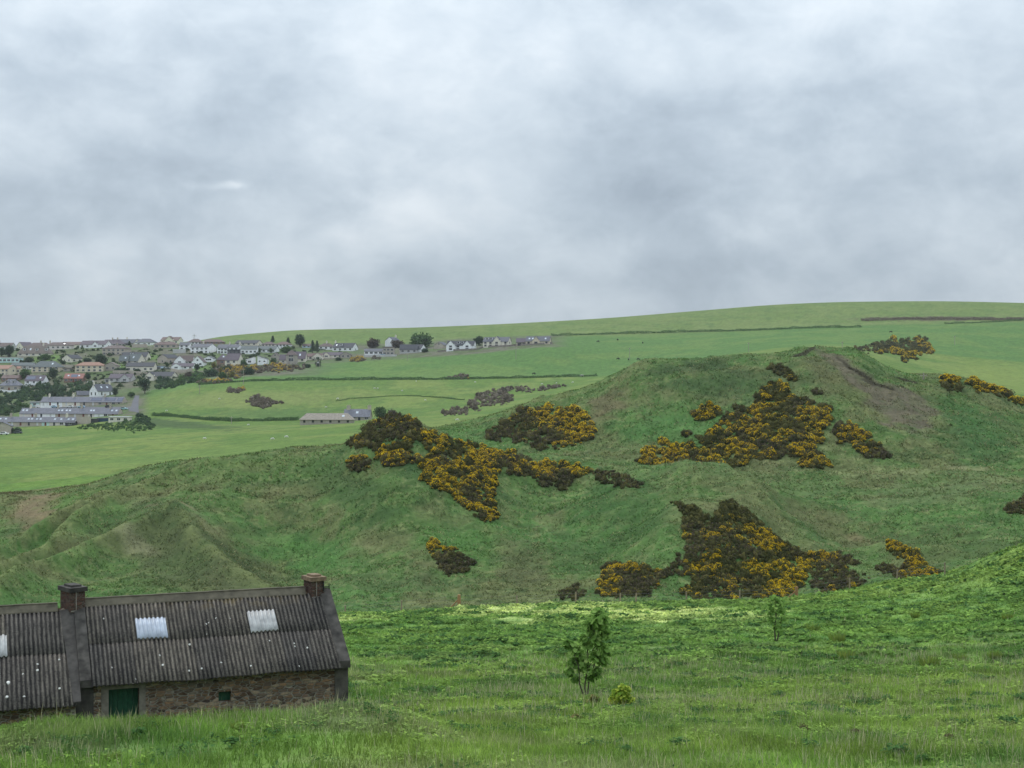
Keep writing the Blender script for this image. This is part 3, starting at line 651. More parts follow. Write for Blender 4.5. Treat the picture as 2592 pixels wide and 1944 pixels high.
def barn():
    root = empty('stone_barn', BO-Vector((0, 0, BASE)), BY)
    tag(root, 'old rubble stone barn with two corrugated roofs, brick chimneys and green doors', 'barn')
    LO = -.075; LQ = 2.74
    w = MB()
    # main range: core behind the front wall, then the front wall in pieces round its openings
    zr = lambda q: BASE-SL*q-.07
    w.prismx([(-1.70, -1.0), (2.12, -1.0), (2.12, zr(2.12)), (0, zr(0)), (-1.70, zr(1.70))], -.33, 6.53)
    d0, zt = bpix(275, 1744, 2.12); d1, _ = bpix(352, 1744, 2.12); h0, hz1 = bpix(553, 1752, 2.12); h1, hz0 = bpix(585, 1775, 2.12)
    zt += BASE; hz1 += BASE; hz0 += BASE; ft = zr(2.12)
    for (a, b, z0, z1) in [(-.33, d0, -1, ft), (d0, d1, zt, ft), (d1, h0, -1, ft), (h0, h1, hz1, ft), (h0, h1, -1, hz0), (h1, 6.53, -1, ft)]:
        w.box(a, b, -2.12, -1.70, z0, z1)
    # lower range on the left
    w.prismx([(-1.98, -1.0), (2.12, -1.0), (2.12, zr(2.12)+LO), (0, zr(0)+LO), (-2.44, zr(2.44)+LO), (-2.44, -1.0)], -5.2, -.335)
    w.build('wall', M_RUB, root)
    sur = MB()
    j0, _ = bpix(256, 1760, 2.12)
    sur.box(j0, d0-.002, -2.135, -1.75, -.6, zt+.16); sur.box(d1+.002, d1+.16, -2.132, -1.75, -.6, zt+.12); sur.box(d0-.001, d1+.001, -2.13, -1.74, zt-.02, zt+.13)
    sur.build('door_surround', plain('cement_jamb', (.17, .15, .125), .95, .45, 8), root)
    rn = MB(); rn.box(-.345, j0-.18, -2.14, -1.9, -.6, ft-.01); rn.box(j0-.3, d1+1.3, -2.128, -1.95, zt+.125, ft-.012)
    rn.build('cement_render', M_CEMD, root)
    qn = MB(); qn.box(6.18, 6.542, -2.14, -1.5, -.6, ft-.02); qn.build('corner_render', M_CEM, root)
    dm = MB(); n = 6; dw = (d1-d0)/n
    for i in range(n): dm.box(d0+i*dw+.004, d0+(i+1)*dw-.004, -1.90+.006*(i % 2), -1.85, -.4, zt-.025)
    dr = dm.build('door', M_GRN, root); tag(dr, 'tall green plank door')
    hm = MB()
    for i in range(3): hm.box(h0+(h1-h0)*i/3+.003, h0+(h1-h0)*(i+1)/3-.003, -1.98, -1.93, hz0+.01, hz1-.01)
    tag(hm.build('hatch', M_GRN, root), 'small green hatch low in the wall')
    def lichen(pts, off):
        mb = MB()
        for (x, y, r) in pts:
            s, q = bpixr(*S('4', x, y), off); z = BASE-SL*q+off+.012; n = 7; vs = []
            for i in range(n):
                a = 2*math.pi*i/n; rr = r*random.uniform(.45, 1.0); vs.append((s+rr*math.cos(a), -(q+rr*.9*math.sin(a)), z-SL*rr*.9*math.sin(a)))
            mb.add(vs+[(s, -q, z+.022)], [(i, (i+1) % n, n) for i in range(n)])
        return np.array(mb.v), np.array(mb.f)
    LI1 = lichen([(645, 413, .02), (607, 500, .02), (1347, 410, .035), (1355, 442, .03), (1430, 413, .025), (1300, 440, .03), (1282, 447, .025), (1287, 512, .02), (1180, 573, .032), (991, 642, .034), (1015, 700, .036), (695, 719, .022), (1255, 723, .03), (1176, 737, .024), (1375, 687, .03), (1707, 515, .042), (1678, 550, .022), (1830, 567, .022), (1834, 585, .026), (1912, 593, .03), (1562, 706, .03), (1860, 710, .026), (842, 792, .022)], .0)
    LI2 = lichen([(233, 697, .03), (234, 734, .035), (143, 758, .03), (53, 812, .055), (370, 848, .036), (42, 900, .042), (150, 898, .03), (368, 668, .02)], LO)
    # roofs
    R1 = sheets('roof', [(.03, 6.30, .16, 1.27, .010), (.03, 6.30, 1.20, 2.40, 0), (.03, 6.30, .16, 2.3, 0, -1)], M_CORR, root, LI1)
    R2 = sheets('roof', [(-5.3, -.33, .16, 1.36, .010+LO), (-5.3, -.33, 1.29, LQ, LO), (-5.3, -.33, .16, 2.3, LO, -1)], M_CORR, root, LI2)
    for R, a, b, of in ((R1, .02, 5.86, 0), (R2, -5.3, -.62, LO)):
        rc = MB(); k = 9; L = (b-a)/k
        for i in range(k):
            x0 = a+i*L; x1 = x0+L+.012; e = .004*(i % 2)
            rc.prismx([(-.21, BASE-SL*.21+of+.030+e), (-.20, BASE-SL*.20+of+.050+e), (-.045, BASE+of+.045+e), (-.045, BASE+of+.085+e), (.045, BASE+of+.085+e), (.045, BASE+of+.045+e), (.20, BASE-SL*.20+of+.050+e), (.21, BASE-SL*.21+of+.03+e), (0, BASE+of-.01)], x0, x1)
        rc.build('ridge_cap', M_RIDGE, R)
    def skylight(R, c0, c1, off, mat, lab):
        s0, q0 = bpixr(*c0, off); s1, q1 = bpixr(*c1, off)
        o = sheets('skylight', [(s0, s1, q0, q1, off+.030)], mat, R); o['label'] = lab
    skylight(R1, (342, 1571), (426, 1616), .010, M_CLEAR, 'bluish clear corrugated sheet nearer the middle chimney')
    skylight(R1, (625, 1552), (705, 1599), .010, M_CLEAR2, 'whitish clear corrugated sheet nearer the end chimney')
    skylight(R2, (-40, 1614), (19, 1664), LO+.010, M_CLEAR2, 'dirty clear sheet on the lower roof')
    # cement skews over the gables
    def skew(s0, s1, q0, q1, up):
        sk = MB()
        for sg in (1, -1):
            sk.add([(s0, -sg*q0, BASE-SL*q0+up), (s1, -sg*q0, BASE-SL*q0+up), (s1, -sg*q1, BASE-SL*q1+up), (s0, -sg*q1, BASE-SL*q1+up),
                    (s0, -sg*q0, BASE-SL*q0-.12), (s1, -sg*q0, BASE-SL*q0-.12), (s1, -sg*q1, BASE-SL*q1-.12), (s0, -sg*q1, BASE-SL*q1-.12)],
                   [(0, 1, 2, 3), (4, 7, 6, 5), (0, 4, 5, 1), (1, 5, 6, 2), (2, 6, 7, 3), (3, 7, 4, 0)])
        sk.build('skew_coping', M_CEM, root)
    skew(-.22, .05, .18, 2.27, .065); skew(6.27, 6.57, .10, 2.27, .07)
    pass
    fl = MB(); fl.slab([(-.56, -.2, BASE-SL*.2+LO+.05), (-.223, -.2, BASE-SL*.2+LO+.09), (-.223, -2.7, BASE-SL*2.7+LO+.05), (-.40, -2.7, BASE-SL*2.7+LO+.035)], .03)
    fl.build('flashing', M_CEMD, root)
    def chimney(u0, u1, vb, vt, depth, rot, lab, pipe=False):
        s0, zb = bpix(u0, vb, .30); s1, _ = bpix(u1, vb, .30); _, zt = bpix((u0+u1)/2, vt, .2)
        c = empty('chimney', ((s0+s1)/2, -.02, 0), rot); c.parent = root; c['label'] = lab
        wd = (s1-s0)/2; dp = depth/2; zb += BASE-.35; zt += BASE
        m = MB(); m.box(-wd, wd, -dp, dp, zb, zt-.12, 0); m.box(-wd-.012, wd+.012, -dp-.012, dp+.012, zb, zb+.32+.05, 1)
        m.box(-.30*wd, -.20*wd, -dp-.006, -dp+.02, zb+.4, zt-.13, 2); m.box(-wd*.98, wd*.5, -dp-.007, -dp+.02, zb+.39, zb+.42, 2)
        m.build('stack', [M_BRK, M_CEMD, M_CEML], c)
        k = MB(); k.box(-wd-.05, wd+.05, -dp-.05, dp+.05, zt-.13, zt-.02); k.box(-wd*.72, wd*.72, -dp*.7, dp*.7, zt-.02, zt+.035)
        k.build('cap', M_CEM if not pipe else plain('cap_lichen', (.19, .135, .085), .95, .5, 8), c)
        if pipe:
            p = MB(); p.tube([(wd-.03, -dp-.03, zt-.16), (wd-.03, -dp-.03, zt-.42)], .018, 6); p.tube([(wd-.03, -dp-.03, zt-.30), (wd+.14, -dp-.03, zt-.30)], .012, 6); p.tube([(wd+.14, -dp-.03, zt-.22), (wd+.14, -dp-.03, zt-.38)], .014, 6)
            p.build('iron_bracket', M_IRON, c)
    chimney(166, 206, 1553, 1484, .62, .36, 'brick chimney over the cross wall between the two roofs')
    chimney(784, 817, 1518, 1458, .52, .22, 'brick chimney with an iron bracket at the end gable', True)
    return root
barn()

# ------------------------------------------------------------------ field fence
M_POST = plain('weathered_post', (.26, .205, .14), .95, .4, 8); M_POSTB = plain('brown_post', (.30, .165, .075), .9, .35, 8); M_WIRE = plain('fence_wire', (.16, .16, .16), .5, .2, 4)
def fence():
    L = [('S', 640, 1560, 1590, 0), ('S', 760, 1553, 1580, 0), ('S', 873, 1546, 1573, 0), ('5', 490, 1560, 1652, 0), ('5', 920, 1522, 1622, 1), ('5', 1355, 1510, 1575, 0), ('5', 1790, 1498, 1570, 0), ('6', 140, 1328, 1362, 0), ('6', 222, 1340, 1394, 0),
         ('6', 482, 1330, 1388, 0), ('6', 755, 1318, 1374, 0), ('6', 1045, 1300, 1356, 1), ('6', 1318, 1278, 1332, 0), ('6', 1560, 1243, 1302, 0), ('6', 1806, 1213, 1268, 0)]
    pts = []
    for c, x, y0, y1, k in L:
        u, vb = S(c, x, y1); _, vt = S(c, x, y0); d = float(fence_d((u/Q)))-2.0
        X = (u-CU)/F*d; z = float(height(X, d)); h = (vb-vt)/F*d*1.05; pts.append((Vector((X, d, z)), max(1.1, h), k))
    o = pts[0][0]; root = empty('wire_fence', o); tag(root, 'post and wire fence along the far edge of the near meadow', 'fence')
    tops = []
    for p, h, k in pts:
        m = MB(); q = p-o; r = .075 if not k else .16; lx, ly = random.uniform(-.06, .06), random.uniform(-.05, .05)
        m.tube([q-Vector((0, 0, .5)), q+Vector((lx*.5, ly*.5, h*.5)), q+Vector((lx, ly, h))], [r, r*.96, r*.85], 8)
        if k: m.tube([q+Vector((0, 0, h*.72)), q+Vector((-.95, .1, -.12))], .06, 7)
        t = m.build('post', M_POSTB if k else M_POST, root)
        if k: t['label'] = 'thick strainer post with a slanting strut'
        tops.append(q+Vector((lx, ly, h)))
    w = MB()
    for f in (.95, .7, .42):
        for (a, ha), (b, hb) in zip([(p[0]-o, p[1]) for p in pts], [(p[0]-o, p[1]) for p in pts][1:]):
            w.tube([a+Vector((0, -.06, ha*f)), (a+b)/2+Vector((0, -.06, (ha+hb)/2*f-.04)), b+Vector((0, -.06, hb*f))], .006, 4, 0, False)
    w.build('wire', M_WIRE, root)
fence()

# ------------------------------------------------------------------ saplings and small plants in the meadow
M_LEAF = leafmat('sapling_leaf', [(.10, .19, .045), (.15, .27, .06), (.20, .34, .08), (.26, .42, .105), (.36, .50, .15)], .5)
M_LEAFY = leafmat('yellow_leaf', [(.16, .28, .045), (.30, .42, .06), (.48, .56, .09), (.62, .66, .13)], .55)
M_LEAFB = leafmat('bronze_leaf', [(.10, .18, .04), (.20, .24, .07), (.36, .29, .13)], .5)
M_DOCK = leafmat('dock_leaf', [(.055, .13, .042), (.08, .17, .052), (.11, .21, .066)], .35)
M_RUSH = leafmat('rush_blade', [(.11, .19, .045), (.16, .25, .05), (.25, .31, .06), (.15, .20, .07)], .45)
M_DEADW = leafmat('dead_weed', [(.08, .06, .035), (.13, .10, .06), (.20, .16, .10)], .2)
def leafy(P, size, droop=1.5):
    """broad lobed leaves: a folded two-wing face each, blade turned up"""
    n = len(P); a = rand_unit(n); a[:, 2] = -rng.uniform(.1, 1, n)*droop; a /= np.linalg.norm(a, axis=1, keepdims=True)
    b = np.cross(a, np.array([0, 0, 1.])); b /= np.linalg.norm(b, axis=1, keepdims=True); c = np.cross(b, a); s = (size*rng.uniform(.65, 1.3, n))[:, None]
    V = np.stack([P, P+a*s*.35+b*s*.5+c*s*.10, P+a*s*.95+b*s*.28, P+a*s*1.15, P+a*s*.95-b*s*.28, P+a*s*.35-b*s*.5+c*s*.10], 1).reshape(-1, 3)
    k = np.arange(n)[:, None]*6; q = np.concatenate([k+np.array([0, 1, 2, 3]), k+np.array([0, 3, 4, 5])])
    return V, q
def sapling(label, u, v, clumps, stems, scale, lsize, nl, mat=None, name='sapling', group=None):
    b = hit(u, v, 20, 140); pm = b.y/F; root = empty(name, b); tag(root, label, 'sapling' if name == 'sapling' else 'plant', group)
    def loc(x, y, dy=0): return Vector(((x)*scale*pm, dy, -y*scale*pm))
    m = MB()
    for st in stems:
        p = [loc(x, y, dd*scale*pm) for x, y, dd in st]; p[0].z -= .1
        m.tube(p, [(.026*(1-.75*i/(len(p)-1)))*pm*85 for i in range(len(p))], 6)
    for c in clumps:
        e = loc(c[0], c[1]); m.tube([loc(c[0]*.25, c[1]*.75+abs(c[0])*.12), e*.8+loc(c[0]*.2, c[1]*.2+10)*1, e], [.008*pm*85, .006*pm*85, .003*pm*85], 4)
    m.build('trunk', M_BARK, root)
    Ps = []
    for (x, y, r) in clumps:
        c = loc(x, y, rng.uniform(-.7, .7)*r*scale*pm); n = int(nl*(r/80.)**1.6)+4; D = rand_unit(n)
        Ps.append(np.array(c)+D*np.array([1, 1.1, .85])*r*scale*pm*rng.uniform(.25, 1.0, n)[:, None])
    V, q = leafy(np.concatenate(Ps), lsize); link('crown', np_mesh('crown', V, q), mat or M_LEAF, root)
    return root
cl = [(640, 400, 105), (540, 440, 70), (720, 560, 62), (690, 690, 62), (600, 620, 70), (300, 680, 62), (400, 740, 72), (520, 690, 50), (630, 810, 90), (700, 880, 70), (350, 880, 60), (320, 990, 66), (470, 930, 84), (600, 990, 90), (390, 1070, 46), (560, 540, 56), (645, 310, 62), (700, 350, 58), (450, 840, 60), (740, 770, 40), (560, 1060, 46), (690, 470, 60), (480, 600, 46), (270, 640, 34), (760, 540, 30)]
sapling('taller leafy sycamore sapling with several grey stems, standing in the middle of the meadow', 1380+510/4.88, 1500+1318/4.88,
        [(x-510, y-1318, r*1.0) for x, y, r in cl], [[(0, 0, 0), (-20, -150, 0), (20, -420, 0), (10, -640, 5), (90, -900, 0)], [(5, 0, 0), (30, -200, 30), (120, -480, 20), (140, -700, 10)], [(-5, 0, 0), (-80, -180, -20), (-90, -380, -30), (-160, -560, 0)]], 1/4.88*1.08, .135, 84)
cl2 = [(0, -150, 34), (25, -175, 26), (-25, -160, 22), (-20, -110, 20), (30, -105, 20), (5, -75, 24), (20, -60, 14), (0, -190, 22), (28, -145, 22), (-28, -135, 16)]
sapling('small thin sapling near the far fence, smaller of the two saplings', 1300+1135/1.712, 1440+318/1.712, [(x, y, r*1.0) for x, y, r in cl2],
        [[(0, 0, 0), (-4, -60, 0), (4, -120, 0), (6, -180, 0)], [(3, 0, 0), (20, -60, 0), (26, -110, 0)]], 1/1.712, .17, 150)
sapling('yellow topped seedling bush right beside the taller sapling', 1380+945/4.88, 1500+1440/4.88, [(0, -200, 84), (-70, -130, 84), (70, -120, 88), (0, -80, 84), (10, -290, 50), (60, -250, 50), (-60, -220, 50)], [[(0, 0, 0), (0, -120, 0), (5, -240, 0)]], 1/4.88, .085, 170, M_LEAFY, 'seedling_bush')
sapling('green seedling at the foot of the taller sapling', 1380+590/4.88, 1500+1410/4.88, [(10, -130, 46), (-40, -80, 46), (50, -90, 40), (-90, -60, 34)], [[(0, 0, 0), (0, -60, 0), (10, -130, 0)]], 1/4.88, .08, 120, M_LEAFB, 'seedling_bush')
sapling('tiny bronze tipped seedling alone in the long grass below the taller sapling', 1380+385/4.88, 1500+1610/4.88, [(-10, -110, 30), (20, -90, 26), (-40, -95, 20)], [[(0, 0, 0), (0, -60, 0), (-5, -110, 0)]], 1/4.88, .08, 110, M_LEAFB, 'seedling_bush')
def weed(kind, label, c, x, y, r, group):
    u, v = S(c, x, y+r*.35); b = hit(u, v, 20, 140); R = r/CROP[c][2]/F*b.y
    if kind == 'dock_clump':
        n = int(150); D = rand_unit(n); D[:, 2] = abs(D[:, 2]); P = D*np.array([R*1.2, R*1.2, R*.75])*rng.uniform(.4, 1, n)[:, None]+[0, 0, .10]; V, q = leafy(P, R*.30, .3); mt = M_DOCK
    elif kind == 'dead_weed_clump':
        n = 160; D = rand_unit(n); D[:, 2] = abs(D[:, 2]); P = D*np.array([R*.9, R*.9, R*.8])*rng.uniform(.4, 1, n)[:, None]+[0, 0, .1]; V, q = cards(P, R*.35, R*.10); mt = M_DEADW
    else:
        n = 200; a = rng.uniform(0, 6.28, n); k = rng.random(n)**.5; P = np.stack([np.cos(a)*k*R*.8, np.sin(a)*k*R*.8, np.zeros(n)], -1); h = R*rng.uniform(.5, 1.35, n)
        T = P+np.stack([np.cos(a)*k*R*.55, np.sin(a)*k*R*.55, h], -1); w = R*.045; W = np.stack([-np.sin(a+1), np.cos(a+1), 0*a], -1)*w
        M_ = (P+T)/2+[0, 0, R*.12]; V = np.stack([P-W, P+W, M_+W*.8, M_-W*.8, T+W*.2, T-W*.2], 1).reshape(-1, 3); i = np.arange(n)[:, None]*6; q = np.concatenate([i+np.array([0, 1, 2, 3]), i+np.array([3, 2, 4, 5])]); mt = M_RUSH
    o = link(kind, np_mesh(kind, V, q), mt); o.location = b; o.rotation_euler = (0, 0, 0); tag(o, label, 'weed' if kind != 'rush_tuft' else 'rush', group)
WEEDS = [('dock_clump', 'dark green dock clump left of the taller sapling, just below the pale grass strip', '7', 160, 215, 20), ('dock_clump', 'dark dock clump between the two saplings in short grass', '7', 600, 325, 20),
 ('dock_clump', 'largest dark dock clump, at the bottom edge of the meadow', '7', 1660, 800, 56), ('dock_clump', 'flat dock clump just right of the largest dock clump', '7', 1780, 838, 32),
 ('dock_clump', 'wide dark dock clump at the bottom below the yellow seedling bush', '7', 720, 765, 42), ('dock_clump', 'dock clump at the bottom almost under the taller sapling', '7', 485, 795, 30),
 ('dock_clump', 'dock clump in tall grass below the wide rush tuft', '7', 1620, 575, 36), ('dock_clump', 'dock clump halfway between yellow seedling bush and largest dock clump', '7', 1160, 645, 42),
 ('dock_clump', 'dock clump beside the reddish dead weed patch', '7', 1450, 632, 34), ('dock_clump', 'long dock clump near the right edge of the meadow', '7', 2150, 672, 46),
 ('dock_clump', 'small dock clump just above the top of the taller sapling', '7', 395, 190, 15), ('dock_clump', 'low dock clump up by the fence between sapling and strainer post', '7', 1000, 197, 20),
 ('dock_clump', 'dark dock clump in the bottom left corner grass', '4', 150, 1255, 52), ('dock_clump', 'dock clump in the grass below the green barn door', '4', 860, 1135, 46), ('dock_clump', 'dock clump in the long grass below the small green hatch', '4', 1440, 1195, 50),
 ('rush_tuft', 'rush tuft just right of the smaller sapling', '7', 1300, 262, 26), ('rush_tuft', 'yellowish rush tuft down the slope from the smaller sapling', '7', 1400, 305, 34), ('rush_tuft', 'rush tuft at the top edge of the long pale grass', '7', 1440, 382, 34),
 ('rush_tuft', 'widest green rush tuft on the right side of the meadow', '7', 1800, 412, 42), ('rush_tuft', 'bright rush tuft between the widest rush tuft and the right edge one', '7', 1935, 390, 26), ('rush_tuft', 'dark rush tuft at the right edge of the long grass', '7', 2085, 380, 28),
 ('rush_tuft', 'dark rush tuft high on the bank at the right edge', '7', 2140, 212, 24), ('rush_tuft', 'yellow rush tuft alone high on the bank', '7', 1740, 205, 20), ('rush_tuft', 'yellow green rush tuft in grass below the barn hatch corner', '4', 1480, 1085, 46), ('rush_tuft', 'yellow rush tuft at the very bottom near the bottom left corner', '4', 700, 1275, 46),
 ('dead_weed_clump', 'brown dead weed clump in the middle of the lower meadow', '7', 1255, 705, 34), ('dead_weed_clump', 'brown dead weed clump near the bottom right corner', '7', 1890, 745, 28), ('dead_weed_clump', 'reddish dead weed patch left of the largest dock clump', '7', 1480, 728, 34)]
for w in WEEDS: weed(*w, {'dock_clump': 'dock clumps in the meadow', 'rush_tuft': 'rush tufts in the meadow', 'dead_weed_clump': 'dead weed clumps in the meadow'}[w[0]])

# ------------------------------------------------------------------ gorse and scrub on the dunes
G = 'gorse thickets on the dunes'
P_ = 'P'
thicket('gorse_thicket', 'dark thorny thicket capping the pointed left hill, few flowers', 'gorse', P_, [(748, 958), (772, 933), (810, 906), (855, 894), (905, 912), (932, 936), (905, 960), (850, 948), (820, 968), (770, 968)], .14, .75, 200, 300, group=G, seed=1)
thicket('gorse_thicket', 'small flowering clump under the cap of the left hill', 'gorse', P_, [(802, 978), (850, 957), (890, 955), (895, 985), (840, 1000), (812, 990)], .5, .35, 200, 300, group=G, seed=2)
thicket('gorse_thicket', 'round orange brown clump at the left end of the left hill gorse', 'gorse', P_, [(747, 997), (775, 985), (800, 997), (800, 1015), (770, 1022), (752, 1015)], .3, .7, 200, 300, group=G, seed=3)
thicket('gorse_bushes', 'row of tiny gorse bushes below the small flowering clump', 'gorse', P_, [(818, 998), (832, 994), (905, 988), (905, 1002), (870, 1006), (820, 1010)], .45, .5, 200, 300, group=G, seed=4, step=9)
thicket('gorse_thicket', 'large yellow flowering gorse thicket running down the left hill', 'gorse', P_, [(905, 930), (960, 945), (1040, 960), (1130, 990), (1145, 1000), (1092, 1010), (1072, 1040), (1062, 1075), (1086, 1128), (1042, 1128), (1000, 1100), (958, 1060), (908, 1040), (906, 1000), (930, 980)], .60, .35, 195, 300, group=G, seed=5)
thicket('gorse_thicket', 'brown gorse band with a yellow crest joining the two hills', 'gorse', P_, [(1092, 1003), (1140, 1000), (1200, 1003), (1280, 1018), (1250, 1035), (1225, 1060), (1170, 1055), (1140, 1028), (1092, 1030)], .25, .85, 195, 300, bias=(.3, .5), group=G, seed=6)
thicket('gorse_thicket', 'bare brown scrub on the saddle between the hills', 'gorse', P_, [(1275, 1022), (1330, 1018), (1385, 1040), (1380, 1055), (1320, 1050)], 0, .95, 195, 300, group=G, seed=7, size=.8)
thicket('gorse_thicket', 'wide oval gorse thicket on the middle hill, yellow along its right end', 'gorse', P_, [(1040, 945), (1090, 908), (1130, 884), (1190, 880), (1245, 890), (1278, 915), (1280, 945), (1230, 968), (1170, 970), (1110, 955), (1060, 955)], .36, .75, 262, 345, bias=(.5, .35), group=G, seed=8)
thicket('gorse_thicket', 'small heart shaped brown thicket low on the left slope', 'gorse', P_, [(918, 1170), (935, 1168), (990, 1188), (1028, 1212), (1010, 1235), (965, 1245), (940, 1215)], .20, .85, 165, 250, bias=(0, .7), group=G, seed=9)
s6 = '6'
thicket('gorse_thicket', 'biggest gorse thicket, a yellow flecked pyramid on the right hill', 'gorse', s6, [(915, 245), (980, 240), (1020, 300), (1120, 340), (1215, 370), (1230, 440), (1180, 520), (1200, 580), (1130, 560), (1210, 650), (1190, 685), (1080, 680), (1050, 620), (920, 640), (800, 640), (700, 690), (620, 690), (540, 600), (530, 520), (620, 480), (700, 400), (830, 350), (860, 300)], .46, .40, 250, 345, group=G, seed=10)
thicket('gorse_thicket', 'small rounded yellow bush at the left shoulder of the biggest thicket', 'gorse', s6, [(510, 400), (560, 365), (640, 365), (660, 400), (600, 440), (530, 440)], .6, .3, 250, 345, group=G, seed=11)
thicket('gorse_thicket', 'bright yellow low arm of gorse left of the biggest thicket', 'gorse', s6, [(220, 640), (270, 580), (340, 570), (380, 535), (420, 560), (520, 560), (560, 620), (620, 695), (480, 680), (360, 700), (280, 680)], .66, .3, 250, 345, group=G, seed=12)
thicket('gorse_thicket', 'sloping gorse arm trailing right from the biggest thicket', 'gorse', s6, [(1240, 450), (1320, 445), (1390, 490), (1460, 560), (1540, 630), (1480, 640), (1380, 620), (1320, 560), (1240, 560)], .42, .6, 250, 345, group=G, seed=13)
thicket('gorse_thicket', 'dark topmost clump below the crest of the right hill', 'gorse', s6, [(900, 175), (960, 155), (1020, 180), (1050, 240), (1000, 230), (940, 200)], .35, .5, 250, 345, group=G, seed=14)
thicket('gorse_thicket', 'single bare brown bush below the crest of the right hill', 'gorse', s6, [(1128, 290), (1150, 270), (1178, 288), (1170, 306), (1140, 306)], 0, .95, 250, 345, group=G, seed=15)
thicket('gorse_thicket', 'tiny gorse bush apart on the open slope of the right hill', 'gorse', s6, [(460, 500), (485, 488), (515, 500), (490, 520)], .5, .6, 250, 345, group=G, seed=16)
thicket('gorse_thicket', 'huge dark gorse mass with yellow streaks behind the meadow fence', 'gorse', s6, [(410, 845), (450, 845), (560, 910), (620, 920), (650, 850), (700, 838), (760, 860), (830, 930), (960, 1040), (1060, 1090), (1100, 1130), (1100, 1200), (1090, 1280), (980, 1350), (620, 1355), (500, 1345), (440, 1310), (520, 1260), (480, 1180), (480, 1080), (460, 950)], .36, .42, 160, 250, bias=(.25, .0), group=G, seed=17)
thicket('gorse_thicket', 'brown twiggy thicket left of the huge gorse mass by the fence', 'gorse', s6, [(20, 1330), (60, 1180), (130, 1160), (230, 1180), (350, 1210), (440, 1130), (500, 1200), (440, 1240), (340, 1250), (330, 1330), (200, 1355)], .16, .92, 160, 250, group=G, seed=18)
thicket('gorse_thicket', 'brown gorse tail right of the huge gorse mass by the fence', 'gorse', s6, [(1110, 1120), (1220, 1110), (1370, 1160), (1300, 1200), (1420, 1250), (1380, 1290), (1250, 1320), (1110, 1290), (1100, 1200)], .24, .85, 160, 250, group=G, seed=19)
thicket('gorse_thicket', 'isolated yellow gorse strip at the right end of the fence', 'gorse', s6, [(1500, 1055), (1580, 1065), (1680, 1120), (1720, 1190), (1830, 1250), (1790, 1260), (1660, 1255), (1580, 1250), (1600, 1150), (1520, 1100)], .62, .5, 160, 250, group=G, seed=20)
thicket('gorse_thicket', 'faded brown scrub leaning against the isolated yellow strip', 'gorse', s6, [(1450, 1180), (1530, 1170), (1590, 1220), (1590, 1250), (1480, 1220)], 0, .95, 160, 250, group=G, seed=21, size=.8)
thicket('gorse_thicket', 'yellow flecked gorse filling the far ravine behind the right hill', 'gorse', s6, [(1330, 72), (1460, 40), (1640, 10), (1730, 20), (1750, 80), (1680, 120), (1600, 130), (1540, 100), (1400, 85)], .45, .75, 360, 1000, group=G, seed=22, step=5)
thicket('gorse_thicket', 'gorse clump on the skyline shoulder right of the bare soil', 'gorse', s6, [(1775, 208), (1830, 200), (1885, 232), (1890, 290), (1830, 290), (1780, 250)], .5, .5, 280, 345, bias=(0, .4), group=G, seed=23)
thicket('gorse_thicket', 'long gorse strip running off the right edge along the skyline shoulder', 'gorse', s6, [(1905, 255), (1950, 230), (2020, 250), (2130, 290), (2212, 330), (2230, 365), (2100, 320), (1980, 290)], .55, .5, 280, 345, bias=(0, .3), group=G, seed=24)
thicket('gorse_thicket', 'bare brown bush at the right edge halfway down', 'gorse', s6, [(2110, 880), (2160, 850), (2230, 820), (2230, 920), (2120, 910)], 0, .95, 165, 260, group=G, seed=25)
thicket('gorse_thicket', 'small reddish round bush just behind the fence', 'gorse', '5', [(1650, 1480), (1700, 1445), (1800, 1430), (1870, 1470), (1860, 1520), (1780, 1540), (1680, 1520)], 0, .97, 150, 230, group=G, seed=26, size=.8)
GS = 'scrub patches on the far fields'
thicket('scrub_patch', 'pale brown scrub filling the gully behind the middle hill', 'scrub', '3', [(1130, 765), (1200, 700), (1290, 664), (1400, 640), (1540, 690), (1540, 750), (1290, 790), (1180, 820)], 0, .93, 345, 900, group=GS, leaf=(M_SB, M_SB), seed=31, step=5, cardn=50)
thicket('scrub_patch', 'thin dark brown scrub line climbing from the gully', 'scrub', '3', [(1280, 658), (1560, 610), (1700, 620), (1900, 592), (1995, 600), (1900, 628), (1760, 640), (1560, 660), (1400, 655)], 0, .7, 345, 900, group=GS, leaf=(M_SB, M_SB), seed=32, step=4, cardn=50)
thicket('scrub_patch', 'low dark green hedge clump in the hollow below the gully scrub', 'scrub', '3', [(920, 832), (980, 802), (1140, 800), (1140, 855), (940, 860)], 0, .1, 345, 900, group=GS, leaf=(M_SB, M_SB), seed=33, step=5)
thicket('scrub_patch', 'short brown scrub growing in the long field hedge', 'scrub', '3', [(940, 543), (960, 522), (1140, 515), (1145, 550)], .15, .85, 600, 1000, group=GS, leaf=(M_SB, M_SB), seed=34, step=4)
thicket('scrub_patch', 'small oval brown scrub in the pasture nearer the village', 'scrub', '2', [(750, 850), (800, 811), (950, 806), (985, 830), (900, 862), (770, 866)], .08, .85, 500, 1000, group=GS, leaf=(M_SB, M_SB), seed=35, step=4)
thicket('scrub_patch', 'larger ragged brown scrub in the pasture above the farmhouse', 'scrub', '2', [(975, 965), (1020, 910), (1130, 900), (1260, 940), (1390, 980), (1280, 1010), (1180, 1045), (1060, 1000)], .05, .85, 500, 1000, group=GS, leaf=(M_SB, M_SB), seed=36, step=4)
thicket('scrub_patch', 'flowering gorse patch at the field edge below the bungalows', 'scrub', '3', [(125, 390), (140, 360), (240, 350), (255, 385), (190, 400)], .7, .5, 700, 1150, group=GS, leaf=(M_SB, M_SB), seed=37, step=3.5)
